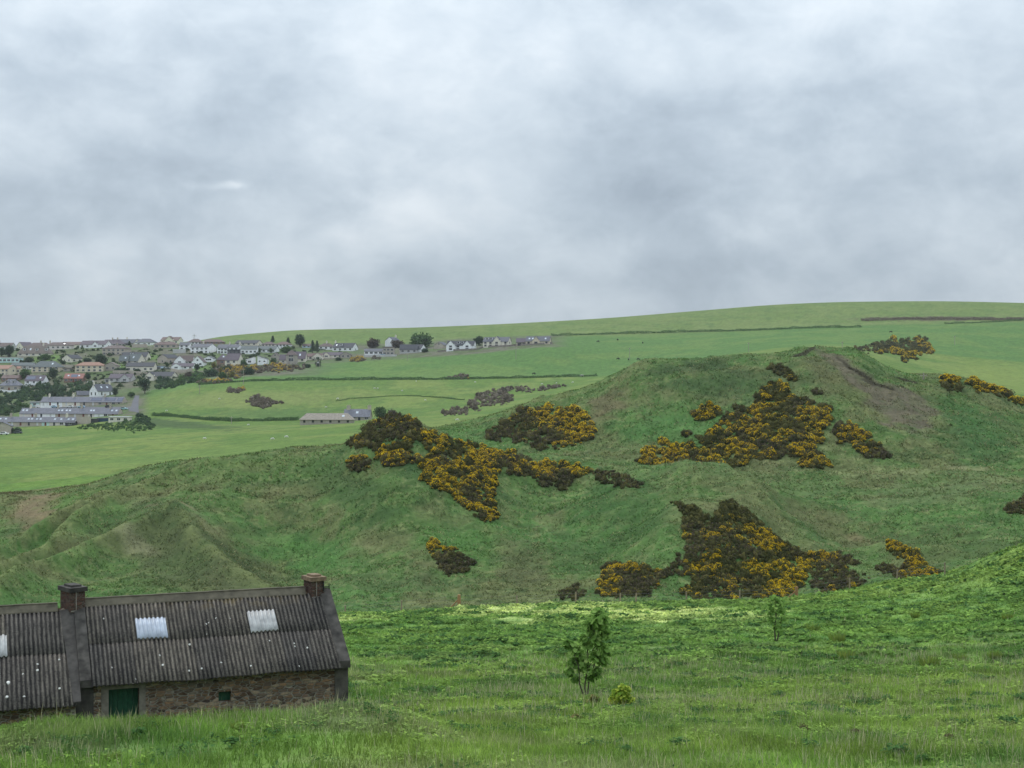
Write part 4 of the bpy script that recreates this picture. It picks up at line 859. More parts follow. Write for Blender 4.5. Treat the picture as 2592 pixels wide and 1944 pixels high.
thicket('scrub_patch', 'dark brown scrub dot beside the flowering patch at the field edge', 'scrub', '3', [(310, 372), (325, 352), (380, 352), (385, 372)], 0, .9, 700, 1150, group=GS, leaf=(M_SB, M_SB), seed=38, step=3.5)
thicket('scrub_patch', 'mixed brown and yellow scrub along the foot of the village by the two mono-pitch houses', 'scrub', '2', [(640, 560), (760, 560), (1000, 572), (1300, 562), (1640, 542), (1660, 580), (1440, 622), (1100, 642), (900, 692), (790, 692), (640, 640)], .35, .6, 600, 1100, group=GS, leaf=(M_SB, M_SB), seed=39, step=4)
thicket('scrub_patch', 'brown scrub strip at the corner where the long field hedge begins', 'scrub', '2', [(430, 742), (560, 716), (800, 712), (836, 740), (700, 755), (420, 768)], .05, .85, 600, 1100, group=GS, leaf=(M_SB, M_SB), seed=40, step=4)
thicket('scrub_patch', 'bushy green and yellow scrub on the bank below the stone gabled bungalow', 'scrub', '2', [(240, 690), (330, 640), (450, 640), (520, 700), (430, 745), (330, 765), (180, 780), (100, 760)], .15, .2, 600, 1100, group=GS, seed=41, step=4.5, leaf=(M_SG, M_GG))
thicket('shrub_thicket', 'broad dark green thicket filling the bank above the terraces', 'shrubs', 'C', [(0, 290), (200, 250), (450, 170), (700, 165), (1000, 150), (1300, 125), (1380, 200), (1340, 240), (1130, 240), (1120, 310), (640, 320), (600, 370), (280, 420), (0, 480)], 0, .35, 600, 1100, group=GS, seed=42, step=4.5, leaf=(M_SD, M_SG))
thicket('shrub_thicket', 'scrubby dark green bank at the left edge behind the terraces', 'shrubs', 'C', [(0, 480), (280, 430), (420, 470), (270, 560), (0, 590)], 0, .3, 600, 1100, group=GS, seed=43, step=4.5, leaf=(M_SD, M_SG))
thicket('shrub_thicket', 'rough green scrub slope under the ends of the terraces', 'shrubs', 'C', [(1130, 740), (1340, 715), (1700, 700), (1990, 690), (2212, 700), (2300, 760), (2212, 830), (1800, 825), (1400, 800), (1120, 785)], 0, .4, 500, 1000, group=GS, seed=44, step=4.5, size=.7, leaf=(M_SG, M_SD))
thicket('shrub_thicket', 'green bushes right of the flat roofed hut at the terrace end', 'shrubs', 'C', [(1985, 610), (2100, 580), (2212, 640), (2212, 710), (2000, 700)], 0, .5, 500, 1000, group=GS, seed=45, step=4.5, leaf=(M_SD, M_SG))
thicket('shrub_thicket', 'dark green bushes on the bank beside the village road', 'shrubs', '2', [(0, 700), (60, 690), (190, 740), (330, 770), (200, 800), (0, 815)], 0, .4, 600, 1100, group=GS, seed=46, step=4.5, leaf=(M_SD, M_SG))

def hedge(label, crop, pts, h, w, ymin, ymax, n, leaf=M_HB, name='hedge', cat='hedge'):
    Ps = [hitc(crop, *p, ymin=ymin, ymax=ymax) for p in pts]; o = Ps[0]; root = empty(name, o); tag(root, label, cat)
    seg = []; 
    L = [(b-a).length for a, b in zip(Ps, Ps[1:])]; tot = sum(L)
    t = rng.uniform(0, tot, n); cum = np.concatenate([[0], np.cumsum(L)]); k = np.clip(np.searchsorted(cum, t)-1, 0, len(L)-1); f = (t-cum[k])/np.array(L)[k]
    A = np.array([tuple(p) for p in Ps]); C = A[k]*(1-f[:, None])+A[k+1]*f[:, None]; C[:, 1] += rng.normal(0, w*.5, n); hh = h*(.55+.9*vnoise(t/5., t*0, 401))
    C[:, 2] = height(C[:, 0], C[:, 1])+rng.uniform(0, 1, n)*hh
    V, q = cards(C-np.array(o), h*.55*rng.uniform(.6, 1.3, n), h*.35); link('foliage', np_mesh('foliage', V, q), leaf, root)
hedge('long dark hedge between the cow field and the sheep pasture', P_, [(428, 832), (500, 826), (560, 823), (700, 821), (850, 820), (1000, 819), (1150, 816), (1290, 812)], 1.3, 2.4, 700, 1000, 9000)
hedge('dark overgrown hedge bank running from the terraces to the farmhouse', '2', [(-60, 1112), (150, 1120), (400, 1145), (600, 1165), (840, 1175), (1100, 1172), (1350, 1168), (1570, 1165)], 1.1, 3.6, 450, 900, 9000)
hedge('thin low leafy strip added for a ridge shadow line in the sheep pasture', '3', [(0, 735), (120, 716), (440, 692), (600, 688), (720, 692), (850, 702), (1000, 714), (1110, 725)], .6, .8, 450, 900, 4000)  # leaf cards added along what is only a ridge's shadow line
hedge('dark heathery bank along the top of the cow field', P_, [(1190, 726), (1350, 721), (1500, 717), (1700, 711), (1860, 707)], 1.5, 5, 950, 1370, 7000)
hedge('brown heather strip high on the skyline hill', P_, [(1860, 693), (1950, 689), (2050, 690), (2150, 691), (2230, 690)], 1.5, 8, 950, 1370, 6000, M_SB)
hedge('dark hedge crossing the far field at the right edge', P_, [(2040, 700), (2120, 697), (2230, 692)], 1.2, 2, 850, 1370, 2000)
# ------------------------------------------------------------------ village
WALLC = {'cream': (.58, .54, .45), 'white': (.72, .72, .70), 'tan': (.36, .315, .26), 'stone': (.30, .27, .23), 'sand': (.52, .455, .345), 'grey': (.40, .395, .385), 'pink': (.55, .50, .465), 'brown': (.20, .13, .10), 'blue': (.42, .52, .60), 'dark': (.06, .06, .065), 'teal': (.42, .55, .53), 'navy': (.03, .06, .10)}
ROOFC = {'slate': (.105, .108, .125), 'dark': (.050, .053, .062), 'brown': (.115, .085, .078), 'purple': (.105, .085, .100), 'orange': (.27, .150, .105), 'red': (.28, .125, .10), 'redbrown': (.135, .090, .080), 'tan': (.165, .135, .115), 'greengrey': (.095, .112, .112), 'lightslate': (.165, .165, .190), 'white': (.55, .55, .55), 'fawn': (.29, .25, .205)}
def wallm(k): return plain('wall_'+k, tuple(min(.84, c*1.22) for c in WALLC[k]), .9, .16, .9, .2)
def roofm(k):
    n = 'roof_'+k
    if n in MAT: return MAT[n]
    m, t = nt(n); p = obj_co(t); w = N(t, 'ShaderNodeTexWave', wave_type='BANDS', bands_direction='Z', i_Scale=1.6, i_Distortion=1.0); t.links.new(p, w.inputs['Vector'])
    f = noise(t, 1.2, 5, p, .65); c0 = ROOFC[k]
    v = mathn(t, 'ADD', mathn(t, 'MULTIPLY', f, .75), mathn(t, 'MULTIPLY', w.outputs[1], .25))
    MAT[n] = finish(m, t, ramp(t, v, [(.3, tuple(x*.68 for x in c0)), (.7, tuple(x*1.3 for x in c0))]), .75, w.outputs[1], .4, .03, .3); return MAT[n]
M_FRAME = plain('window_frame', (.70, .70, .68), .5, .08, 5); M_FRAMED = plain('dark_frame', (.10, .075, .06), .5, .2, 5)
def glassm():
    m, t = nt('window_glass'); b = ramp(t, noise(t, .8, 2, obj_co(t)), [(.35, (.010, .012, .015)), (.65, (.05, .055, .06))]); return finish(m, t, b, .08, spec=.8)
M_GLASS = glassm(); M_SOLAR = plain('solar_panel', (.035, .05, .10), .25, .2, 3, .6); M_SKYL = plain('skylight_glass', (.55, .60, .64), .15, .1, 3, .7); M_DOORB = plain('brown_door', (.16, .05, .035), .6, .2, 3); M_DOORD = plain('dark_door', (.04, .04, .045), .5, .2, 3); M_DOORW = plain('white_door', (.6, .6, .6), .5, .1, 3)
def window(root, x, z, w, h, yf, frame=None, mull=1, side=0, name='window'):
    """frame with mullions and glass; on the front (side 0) at y = yf, or on the left/right wall (side -1/+1) at x = yf"""
    m = MB(); f = .06; mull = mull if w > 1.5 else 0
    def bx(a, b, c0, c1, z0, z1, mi):
        if side == 0: m.box(a, b, yf-c1, yf-c0, z0, z1, mi)
        elif side < 0: m.box(yf-c1, yf-c0, a, b, z0, z1, mi)
        else: m.box(yf+c0, yf+c1, a, b, z0, z1, mi)
    bx(x-w/2, x+w/2, -.05, .03, z, z+h, 1)
    for a, b, z0, z1 in [(x-w/2-f, x-w/2, z-f, z+h+f), (x+w/2, x+w/2+f, z-f, z+h+f), (x-w/2, x+w/2, z+h, z+h+f), (x-w/2, x+w/2, z-f, z)]+[(x-w/2+w*(i+1)/(mull+1)-.04, x-w/2+w*(i+1)/(mull+1)+.04, z, z+h) for i in range(mull)]:
        bx(a, b, -.04, .07, z0, z1, 0)
    return m.build(name, [frame or M_FRAME, M_GLASS], root)
def roof_pieces(m, A, B, h, rh, axis, hip, ov, oe=None, t=.16):
    """roof over a rectangle: ridge of length along A (axis x or y), span B"""
    oe = ov if oe is None else oe
    a = A/2+oe; b = B/2+ov; e = h-rh*ov/(B/2); r = h+rh
    f = (lambda p, q, z: (p, q, z)) if axis == 'x' else (lambda p, q, z: (-q, p, z))
    if hip:
        k = max(.15, a-b*.85)
        m.slab([f(-a, -b, e), f(a, -b, e), f(k, 0, r), f(-k, 0, r)], t); m.slab([f(a, b, e), f(-a, b, e), f(-k, 0, r), f(k, 0, r)], t)
        m.slab([f(a, -b, e), f(a, b, e), f(k, 0, r)], t); m.slab([f(-a, b, e), f(-a, -b, e), f(-k, 0, r)], t)
    else:
        m.slab([f(-a, -b, e), f(a, -b, e), f(a, 0, r), f(-a, 0, r)], t); m.slab([f(a, b, e), f(-a, b, e), f(-a, 0, r), f(a, 0, r)], t)
NH = [0]
def house(crop, cx, base, L, W, wh, rh, yaw, style, roof, wall, label, ch=(), sk=(), dm=(), sol=None, wings=(), nw=3, two=False, door=None, cat='house', name='house', group=None, ymin=600, ymax=1300, oe=None, sidew=1, chw=None, frame=None, wingwall=None, winw=1.6, winh=1.3, at=None, front_win=None, loc=None, scale_d=None):
    NH[0] += 1
    sc = CROP[crop][2]; u, v = S(crop, cx, base); p = hit(u, v, ymin, ymax) if loc is None else Vector(loc)
    k = (scale_d or p.y)/F/sc; L *= k; W *= k; wh *= k; rh *= k; ya = math.radians(yaw)
    back = (W/2*abs(math.cos(ya))+L/2*abs(math.sin(ya))) if at is None else at*k
    kk = (p.y+back)/p.y
    root = empty(name, (p.x*kk, p.y+back, p.z), ya); tag(root, label, cat, group)
    w = MB(); r = MB(); yf = -W/2; xh = L/2; ov = .40
    axis = 'y' if style == 'front' else 'x'
    if style in ('gable', 'front', 'hip', 'hipy'):
        w.box(-xh, xh, -W/2, W/2, -3.0, wh)
        if style == 'gable':
            w.prismx([(-W/2, wh), (W/2, wh), (0, wh+rh-.12)], -xh+.004, xh-.004); roof_pieces(r, L, W, wh, rh, 'x', False, ov, .25 if oe is None else oe)
        elif style == 'front':
            w.prism([(-xh, wh), (xh, wh), (0, wh+rh-.12)], -W/2+.004, W/2-.004); roof_pieces(r, W, L, wh, rh, 'y', False, ov, .25)
        else:
            roof_pieces(r, L, W, wh, rh, 'x', True, ov)
    elif style == 'flat':
        w.box(-xh, xh, -W/2, W/2, -3.0, wh); r.box(-xh-.3, xh+.3, -W/2-.3, W/2+.3, wh+.003, wh+max(.3, rh))
    elif style in ('monol', 'monor'):
        s = -1 if style == 'monol' else 1
        zl, zr = (wh+rh, wh) if s < 0 else (wh, wh+rh)
        w.prism([(-xh, -3), (xh, -3), (xh, zr), (-xh, zl)], -W/2, W/2)
        r.slab([(-xh-.25, -W/2-.35, zl+.16+.25*(zl-zr)/L), (xh+.25, -W/2-.35, zr+.16-.25*(zl-zr)/L), (xh+.25, W/2+.35, zr+.16-.25*(zl-zr)/L), (-xh-.25, W/2+.35, zl+.16+.25*(zl-zr)/L)], .15)
    wing_x = []
    for (fx, wp, ap) in wings:                       # gabled front wings
        ww = wp*k; xw = -xh+fx*L; pr = .9; ah = ap*k if ap else rh*.9
        w.box(xw-ww/2, xw+ww/2, -W/2-pr, -W/2-.002, -3.0, wh+.02); w.prism([(xw-ww/2, wh+.021), (xw+ww/2, wh+.021), (xw, wh+ah-.1)], -W/2-pr, -W/2+W*.45)
        b = ww/2+.3; e = wh-ah*.3/(ww/2); y0 = -W/2-pr-.25; y1 = -.05*W
        r.slab([(xw-b, y0, e), (xw, y0, wh+ah), (xw, y1, wh+ah), (xw-b, y1, e)], .16); r.slab([(xw, y0, wh+ah), (xw+b, y0, e), (xw+b, y1, e), (xw, y1, wh+ah)], .16)
        wing_x.append((xw, ww, -W/2-pr))
    wmat = wallm(wall); wo = w.build('wall', wmat, root); ro = r.build('roof', roofm(roof), root)
    rows = [(wh*.12 if two else max(.5, wh*.30))] + ([wh*.58] if two else [])
    hh = min(winh, wh*.38 if two else wh*.5)
    if front_win is None:
        xs = [(-xh+L*(i+.5)/nw) for i in range(nw)] if nw else []
        dx = None
        if door is not None:
            dx = -xh+door*L
            d = MB(); d.box(dx-.55, dx+.55, yf-.06, yf+.03, .05, min(2.15, wh-.15)); d.build('door', {0: M_DOORB, 1: M_DOORD, 2: M_DOORW}[NH[0] % 3], root)
        for z in rows:
            for x in xs:
                if any(abs(x-a) < b/2+winw*.6 for a, b, _ in wing_x): continue
                if dx is not None and abs(x-dx) < winw/2+.7 and z == rows[0]: continue
                window(root, x, z, min(winw, L/max(nw, 1)*.7), hh, yf, frame)
    else:
        for (fx, fz, fw, fh) in front_win:
            window(root, -xh+fx*L, fz*wh, fw*L, fh*wh, yf, frame, 2 if fw*L > 2 else 1)
    for a, b, y in wing_x:
        window(root, a, rows[0], min(2.2, b*.5), hh, y, frame, 2)
        if two: window(root, a, rows[1], min(2.0, b*.45), hh, y, frame, 2)
    if abs(yaw) > 8 and sidew and style != 'flat':
        s = -1 if yaw > 0 else 1
        for i in range(sidew): window(root, W*(i+.5)/sidew-W/2, rows[-1], 1.2, hh, s*xh, frame, 1, s)
    elif style == 'front' and rh > 2.2: window(root, 0, wh+rh*.12, 1.2, min(1.1, rh*.4), yf, frame)
    slope = lambda q: wh+rh*(1-abs(q)/(W/2))
    for i, fx in enumerate(ch):
        x = -xh+fx*L; cw = (chw or .9); m = MB(); q = 0
        top = wh+rh+1.5; m.box(x-cw/2, x+cw/2, -.45, .45, wh+rh*.4, top); m.box(x-cw/2-.1, x+cw/2+.1, -.55, .55, top+.002, top+.18)
        for j in (-.2, .2): m.tube([(x+j*cw, 0, top+.18), (x+j*cw, 0, top+.6)], .11, 6)
        m.build('chimney', wallm('cream' if wall in ('cream', 'white', 'pink') else 'tan'), ro)
    def on_slope(x0, x1, f0, f1, up, t):
        q0, q1 = W/2*f0, W/2*f1
        return [(x0, -q0, slope(q0)+up), (x1, -q0, slope(q0)+up), (x1, -q1, slope(q1)+up), (x0, -q1, slope(q1)+up)]
    if style != 'front':
        for fx in sk:
            x = -xh+fx*L; m = MB(); m.slab(on_slope(x-.55, x+.55, .62, .36, .09, .1), .12); m.build('skylight', M_SKYL, ro)
        if sol:
            m = MB(); m.slab(on_slope(-xh+sol[0]*L, -xh+sol[1]*L, .85, .25, .12, .1), .08); m.build('solar_panel', M_SOLAR, ro)
        for fx in dm:
            x = -xh+fx*L; dw = 1.9; f = .66; q = W/2*f; z0 = slope(q)-.1; z1 = min(z0+1.7, wh+rh-.15)
            m = MB(); m.box(x-dw/2, x+dw/2, -q, -.1*W, z0-.3, z1); m.box(x-dw/2-.15, x+dw/2+.15, -q-.2, -.08*W, z1+.002, z1+.16, 1)
            dd = m.build('dormer', [wallm('white' if wall != 'stone' else 'grey'), roofm(roof)], ro)
            window(dd, x, z0+.35, 1.2, z1-z0-.65, -q, frame)
    return root
H = house
GR = 'houses stepping up the village hillside'
def hs(*a, **k): k.setdefault('group', GR); return house(*a, **k)
# skyline row and below, left to right
hs('A', 60, 345, 460, 260, 80, 75, 0, 'gable', 'brown', 'grey', 'brown roofed house cut off by the left edge with a tall chimney', ch=(.35,), nw=4, two=False)
hs('A', 540, 280, 250, 270, 75, 88, 48, 'gable', 'purple', 'cream', 'cream gabled house at the left end of the skyline row', nw=2)
hs('A', 860, 285, 470, 230, 72, 66, 0, 'hip', 'brown', 'tan', 'brown hipped house with two tall chimneys on the skyline', ch=(.55, .97), nw=5)
hs('A', 1310, 275, 340, 240, 60, 70, 0, 'hip', 'slate', 'grey', 'blue grey hipped roof peeping out on the skyline', nw=3)
hs('A', 1590, 290, 480, 260, 75, 62, -12, 'gable', 'redbrown', 'cream', 'long red brown roofed bungalow with cream gables on the skyline', wings=((.16, 170, 60),), nw=4)
hs('A', 1290, 378, 530, 260, 92, 66, 0, 'hip', 'brown', 'pink', 'wide pale bungalow with a sagging dark hipped roof below the skyline', sk=(.72,), nw=5, winw=1.7)
hs('B', 20, 345, 620, 260, 80, 84, -14, 'gable', 'purple', 'white', 'long brown roofed white bungalow above the brightest lawn', wings=((.62, 130, 60),), nw=5)
hs('A', 770, 525, 700, 300, 70, 165, 0, 'hip', 'tan', 'cream', 'large brown chalet house with three dormers and a porch', ch=(.74,), sk=(.38,), dm=(.2, .58, .87), door=.37, nw=5)
hs('A', 190, 662, 540, 260, 100, 14, 0, 'flat', 'white', 'teal', 'long flat roofed house with white fascia at the left edge', nw=6, winw=2.0, winh=1.4)
hs('A', 1555, 660, 300, 300, 95, 78, 58, 'gable', 'dark', 'cream', 'cream cottage on the lawn with its plain gable facing left', nw=2, sidew=2)
hs('A', 90, 940, 500, 300, 150, 78, -22, 'gable', 'orange', 'sand', 'two storey sandy house with orange roof at the left edge', two=True, nw=5)
hs('A', 510, 805, 480, 240, 86, 62, 0, 'gable', 'greengrey', 'grey', 'grey green roofed bungalow behind the orange roofed house at the edge', nw=4)
hs('A', 1030, 865, 600, 340, 118, 122, 0, 'hip', 'greengrey', 'sand', 'big square two storey house with broad grey hipped roof', two=True, nw=5, sk=(.72,))
hs('A', 1960, 865, 600, 300, 146, 70, 0, 'hip', 'orange', 'sand', 'two storey house with orange hipped roof and a balcony', two=True, nw=5)
hs('A', 1618, 1085, 410, 240, 92, 100, 0, 'gable', 'red', 'brown', 'small house with bright red roof, solar strip and two skylights', sol=(.34, .68), sk=(.2, .76), door=.5, nw=4)
hs('A', 790, 1130, 425, 250, 86, 112, -8, 'gable', 'purple', 'white', 'white cottage with a big blue solar panel on its dark roof', sol=(.04, .52), sk=(.78,), door=.5, nw=3)
hs('A', 255, 1060, 370, 240, 70, 62, 0, 'gable', 'redbrown', 'brown', 'low red brown roofed house behind the slate dormer cottage', ch=(.2, .9), nw=3)
hs('C', 172, 228, 290, 220, 85, 84, 0, 'hip', 'lightslate', 'stone', 'grey stone cottage with two white dormers at the left edge', dm=(.34, .68), door=.5, nw=3)
hs('B', 385, 250, 540, 280, 60, 92, 0, 'hip', 'purple', 'grey', 'broad dark hipped roof rising highest on the skyline left of the pines', ch=(.5, .7), nw=4)
hs('B', 720, 302, 640, 260, 66, 82, 0, 'gable', 'slate', 'cream', 'grey roofed bungalow with a pointed cream gable at its right end', ch=(.46,), wings=((.86, 120, 82),), nw=5)
hs('B', 1110, 292, 400, 260, 72, 78, -10, 'hip', 'slate', 'white', 'white house with grey hipped roof and dark garage door below the pines', front_win=((.55, .05, .14, .62), (.8, .3, .12, .4), (.2, .3, .12, .4)))
hs('B', 1660, 258, 400, 280, 80, 72, -8, 'gable', 'redbrown', 'cream', 'tall red brown roofed house with a big cream gable on the skyline', wings=((.5, 190, 90),), nw=4)
hs('B', 1545, 350, 490, 250, 80, 62, 0, 'hip', 'redbrown', 'tan', 'red hipped bungalow in front of the tall red brown house', ch=(.35,), nw=4, winw=2.0)
hs('B', 1950, 392, 210, 240, 110, 62, 0, 'gable', 'slate', 'white', 'narrow pale two storey house with grey roof beside the red bungalow', two=True, nw=2)
hs('B', 470, 498, 520, 330, 148, 66, -8, 'hip', 'brown', 'tan', 'boxy tan two storey house with low brown hipped roof', ch=(.52,), two=True, nw=5)
hs('B', 890, 625, 560, 280, 95, 98, -6, 'gable', 'dark', 'cream', 'long blue black roofed house with a white dormer', dm=(.38,), nw=4)
hs('B', 890, 668, 310, 260, 50, 148, -24, 'gable', 'greengrey', 'cream', 'steep chalet with mossy grey roof and cream gable end', sk=(.45,), nw=2)
hs('B', 1005, 855, 600, 280, 118, 80, 0, 'gable', 'dark', 'cream', 'long low cream bungalow with black roof and stone panels in the village middle', nw=5, door=.45, winw=1.7)
hs('B', 1585, 690, 330, 330, 135, 78, 54, 'gable', 'dark', 'tan', 'tan gabled house with a wide white window panel', nw=2)
hs('B', 1965, 680, 340, 260, 55, 120, 0, 'gable', 'brown', 'white', 'white chalet with the left one of the twin pointed gables', wings=((.20, 250, 118),), nw=3)
hs('D', 545, 745, 250, 330, 105, 128, 0, 'front', 'brown', 'white', 'white chalet with the right one of the twin pointed gables', nw=2)
hs('B', 1915, 808, 460, 250, 70, 68, 0, 'gable', 'purple', 'white', 'white bungalow with an arched window gable and red door', wings=((.22, 210, 66),), nw=4, door=.52)
hs('B', 1440, 1036, 620, 280, 92, 88, -14, 'gable', 'dark', 'cream', 'stone and cream bungalow with dark roof and open garage near the thicket', wings=((.18, 220, 84),), front_win=((.72, .02, .1, .75), (.48, .3, .1, .4)))
hs('B', 590, 1080, 500, 270, 90, 90, -4, 'gable', 'purple', 'grey', 'grey bungalow with purple brown roof and a broad front gable', wings=((.72, 200, 82),), nw=4)
hs('B', 285, 1082, 100, 160, 70, 14, 0, 'flat', 'slate', 'grey', 'small flat roofed garage with red door beside the grey bungalow', cat='garage', name='garage', front_win=((.5, .0, .6, .8),))
hs('B', 372, 835, 250, 280, 120, 66, 0, 'front', 'tan', 'stone', 'drab stone gabled house right of the orange hipped house', nw=2)
hs('D', 475, 275, 300, 240, 62, 66, 0, 'hip', 'brown', 'white', 'dark hipped house with white bays below the thin mast', nw=4)
hs('D', 850, 265, 470, 240, 52, 58, 0, 'hip', 'redbrown', 'brown', 'brown hipped bungalow where the skyline hill meets the houses', nw=5)
hs('D', 640, 462, 440, 340, 142, 70, -18, 'gable', 'slate', 'white', 'white two storey flats with a tan blank gable end', two=True, nw=4, ch=(.5,), name='flats', cat='flats', sidew=0)
hs('D', 1205, 466, 470, 300, 140, 62, -6, 'gable', 'slate', 'white', 'second white flats block half hidden behind the dark dormer house', two=True, nw=5, ch=(.5, .98), name='flats', cat='flats')
hs('D', 1615, 296, 510, 300, 58, 68, -14, 'gable', 'dark', 'cream', 'long black roofed bungalow under the green skyline slope', nw=4, winw=1.9)
hs('D', 1640, 478, 350, 280, 112, 68, 0, 'gable', 'greengrey', 'white', 'pale house with green grey roof left of the two small garden trees', nw=4)
hs('D', 2030, 448, 420, 280, 80, 66, -8, 'gable', 'greengrey', 'white', 'pale bungalow with green grey roof behind the two small garden trees', nw=4)
hs('D', 1335, 470, 340, 260, 74, 16, 0, 'flat', 'dark', 'dark', 'dark flat roofed house with white posts behind the purple roofed house', nw=4)
hs('D', 1300, 745, 310, 280, 146, 138, -12, 'gable', 'purple', 'cream', 'tall cream house with big purple roof above the scrub', two=True, front_win=((.25, .55, .2, .3), (.68, .55, .16, .3), (.18, .12, .1, .2)))
hs('D', 1060, 700, 230, 240, 110, 112, 0, 'hip', 'purple', 'brown', 'low wing with brown panels joined to the tall purple roofed house', nw=1, sk=(.6,), winw=2.2)
hs('D', 1655, 690, 170, 260, 100, 48, 0, 'monor', 'brown', 'white', 'white mono-pitch house sloping down to the left', nw=1, winw=2.2)
hs('D', 1925, 712, 200, 260, 130, 66, 0, 'monol', 'dark', 'white', 'white mono-pitch house sloping down to the right', front_win=((.22, .5, .16, .2), (.75, .5, .2, .18)))
hs('D', 775, 645, 200, 280, 80, 46, 0, 'front', 'slate', 'white', 'low white bungalow with one wide window between twin gables and purple roof', front_win=((.5, .4, .6, .42),))
hs('E', 620, 650, 380, 300, 80, 150, 0, 'gable', 'purple', 'cream', 'big roofed house joined to a stone tower with tall glass bay', sk=(.68,), nw=3)
hs('E', 500, 694, 220, 240, 205, 98, 0, 'hip', 'brown', 'stone', 'stone tower house with pointed roof and tall glass bay', front_win=((.5, .30, .44, .32), (.5, .76, .44, .18)), at=40)
hs('E', 330, 690, 160, 240, 95, 112, 0, 'gable', 'purple', 'cream', 'small cream wing left of the stone tower house', nw=1)
hs('E', 160, 625, 190, 260, 100, 76, 0, 'front', 'brown', 'stone', 'stone gable bungalow with one dark window left of the tower house', nw=1)
hs('E', 1000, 605, 330, 260, 80, 66, 0, 'gable', 'redbrown', 'cream', 'brown roofed bungalow with a wide cream gable behind the parked white car', wings=((.72, 220, 76),), nw=2)
hs('E', 1395, 562, 420, 250, 66, 62, 0, 'gable', 'purple', 'cream', 'cream bungalow with a small white gable at its left end', wings=((.18, 140, 60),), nw=4)
hs('E', 1670, 560, 220, 260, 72, 56, 0, 'front', 'purple', 'stone', 'grey stone gable with white windows at the edge of the field', nw=2)
hs('E', 1650, 415, 470, 300, 84, 98, -16, 'gable', 'dark', 'white', 'large white house with black roof, tiny dormer and white gable', ch=(.02,), dm=(.38,), sk=(.14,), nw=4, winw=1.8)
hs('E', 1250, 385, 320, 240, 78, 66, 0, 'hip', 'brown', 'white', 'brown hipped house with a white sun room beside the dark pair of conifers', ch=(.5,), nw=3)
hs('E', 830, 340, 180, 200, 44, 44, 0, 'gable', 'brown', 'blue', 'small light blue house peeping out right of the biggest conifer', nw=2)
hs('E', 330, 325, 300, 240, 60, 60, -8, 'hip', 'redbrown', 'white', 'white bungalow with red brown roof between two conifers under the slope', nw=4)
hs('E', 10, 318, 280, 240, 55, 56, 0, 'hip', 'brown', 'cream', 'brown hipped bungalow behind the first conifer under the slope', nw=4)
hs('F', 200, 290, 200, 120, 42, 26, 0, 'gable', 'slate', 'white', 'low white bungalow with long windows at the field edge', nw=4, winw=2.2)
hs('F', 358, 292, 118, 120, 82, 8, 0, 'flat', 'brown', 'stone', 'stone box extension with many windows beside the low white bungalow', two=True, nw=3)
hs('F', 400, 210, 120, 116, 74, 40, 58, 'gable', 'slate', 'white', 'tall plain white house with its blank gable above the brown trees', sidew=0, nw=2, ch=(.97,))
hs('F', 575, 272, 190, 130, 42, 54, 0, 'gable', 'dark', 'grey', 'long black roofed bungalow below the round green tree', nw=3)
hs('F', 695, 262, 90, 120, 36, 50, -30, 'gable', 'dark', 'white', 'small black roofed annex with a white end gable below the round green tree', nw=1)
hs('F', 925, 225, 112, 150, 42, 34, -18, 'front', 'slate', 'tan', 'open grey tan barn left of the white modern house', cat='barn', name='farm_shed', nw=0, sidew=0)
hs('F', 1140, 244, 300, 150, 60, 48, -9, 'gable', 'dark', 'white', 'white modern house with two glazed black edged gables', wings=((.16, 96, 50), (.76, 92, 50)), dm=(.42, .56), nw=6, two=True, winw=2.0, frame=M_FRAMED)
hs('F', 1525, 205, 280, 150, 62, 48, -14, 'gable', 'slate', 'cream', 'cream modern house with a tall brown glazed centre gable', wings=((.56, 88, 56),), dm=(.14, .3), nw=5, two=True, frame=M_FRAMED)
hs('F', 1970, 180, 260, 140, 42, 50, -10, 'gable', 'slate', 'sand', 'sandstone coloured modern house farthest right with glazed gable', wings=((.44, 84, 52),), sk=(.14, .28, .82), nw=4, frame=M_FRAMED)
hs('F', 1790, 190, 116, 120, 40, 42, 0, 'gable', 'purple', 'tan', 'double garage with brown doors left of the sandstone coloured house', cat='garage', name='garage', front_win=((.28, .0, .36, .7), (.74, .0, .36, .7)), frame=M_DOORB)
hs('A', 412, 898, 80, 150, 112, 46, 0, 'gable', 'orange', 'sand', 'small orange roofed annex at the right end of the two storey sandy house', nw=1)
hs('B', 1400, 802, 190, 180, 62, 12, 0, 'flat', 'slate', 'blue', 'pale blue grey garage between the long cream bungalow and the red door bungalow', cat='garage', name='garage', front_win=((.5, .05, .4, .7),))
hs('B', 640, 660, 190, 230, 44, 110, 0, 'gable', 'greengrey', 'cream', 'mossy roofed chalet just left of the steep chalet', nw=2, sk=(.7,))
hs('A', 1960, 290, 210, 220, 50, 58, 0, 'hip', 'brown', 'tan', 'small brown hipped house with twin chimneys between two skyline roofs', ch=(.3, .6), nw=2)
hs('D', 1100, 470, 150, 240, 120, 58, 0, 'gable', 'slate', 'white', 'narrow white house squeezed between the two white flats blocks and the dormer house', two=True, nw=2)
hs('A', 1500, 850, 230, 200, 60, 14, 0, 'flat', 'brown', 'stone', 'low stone lean-to left of the orange hipped house', nw=2)
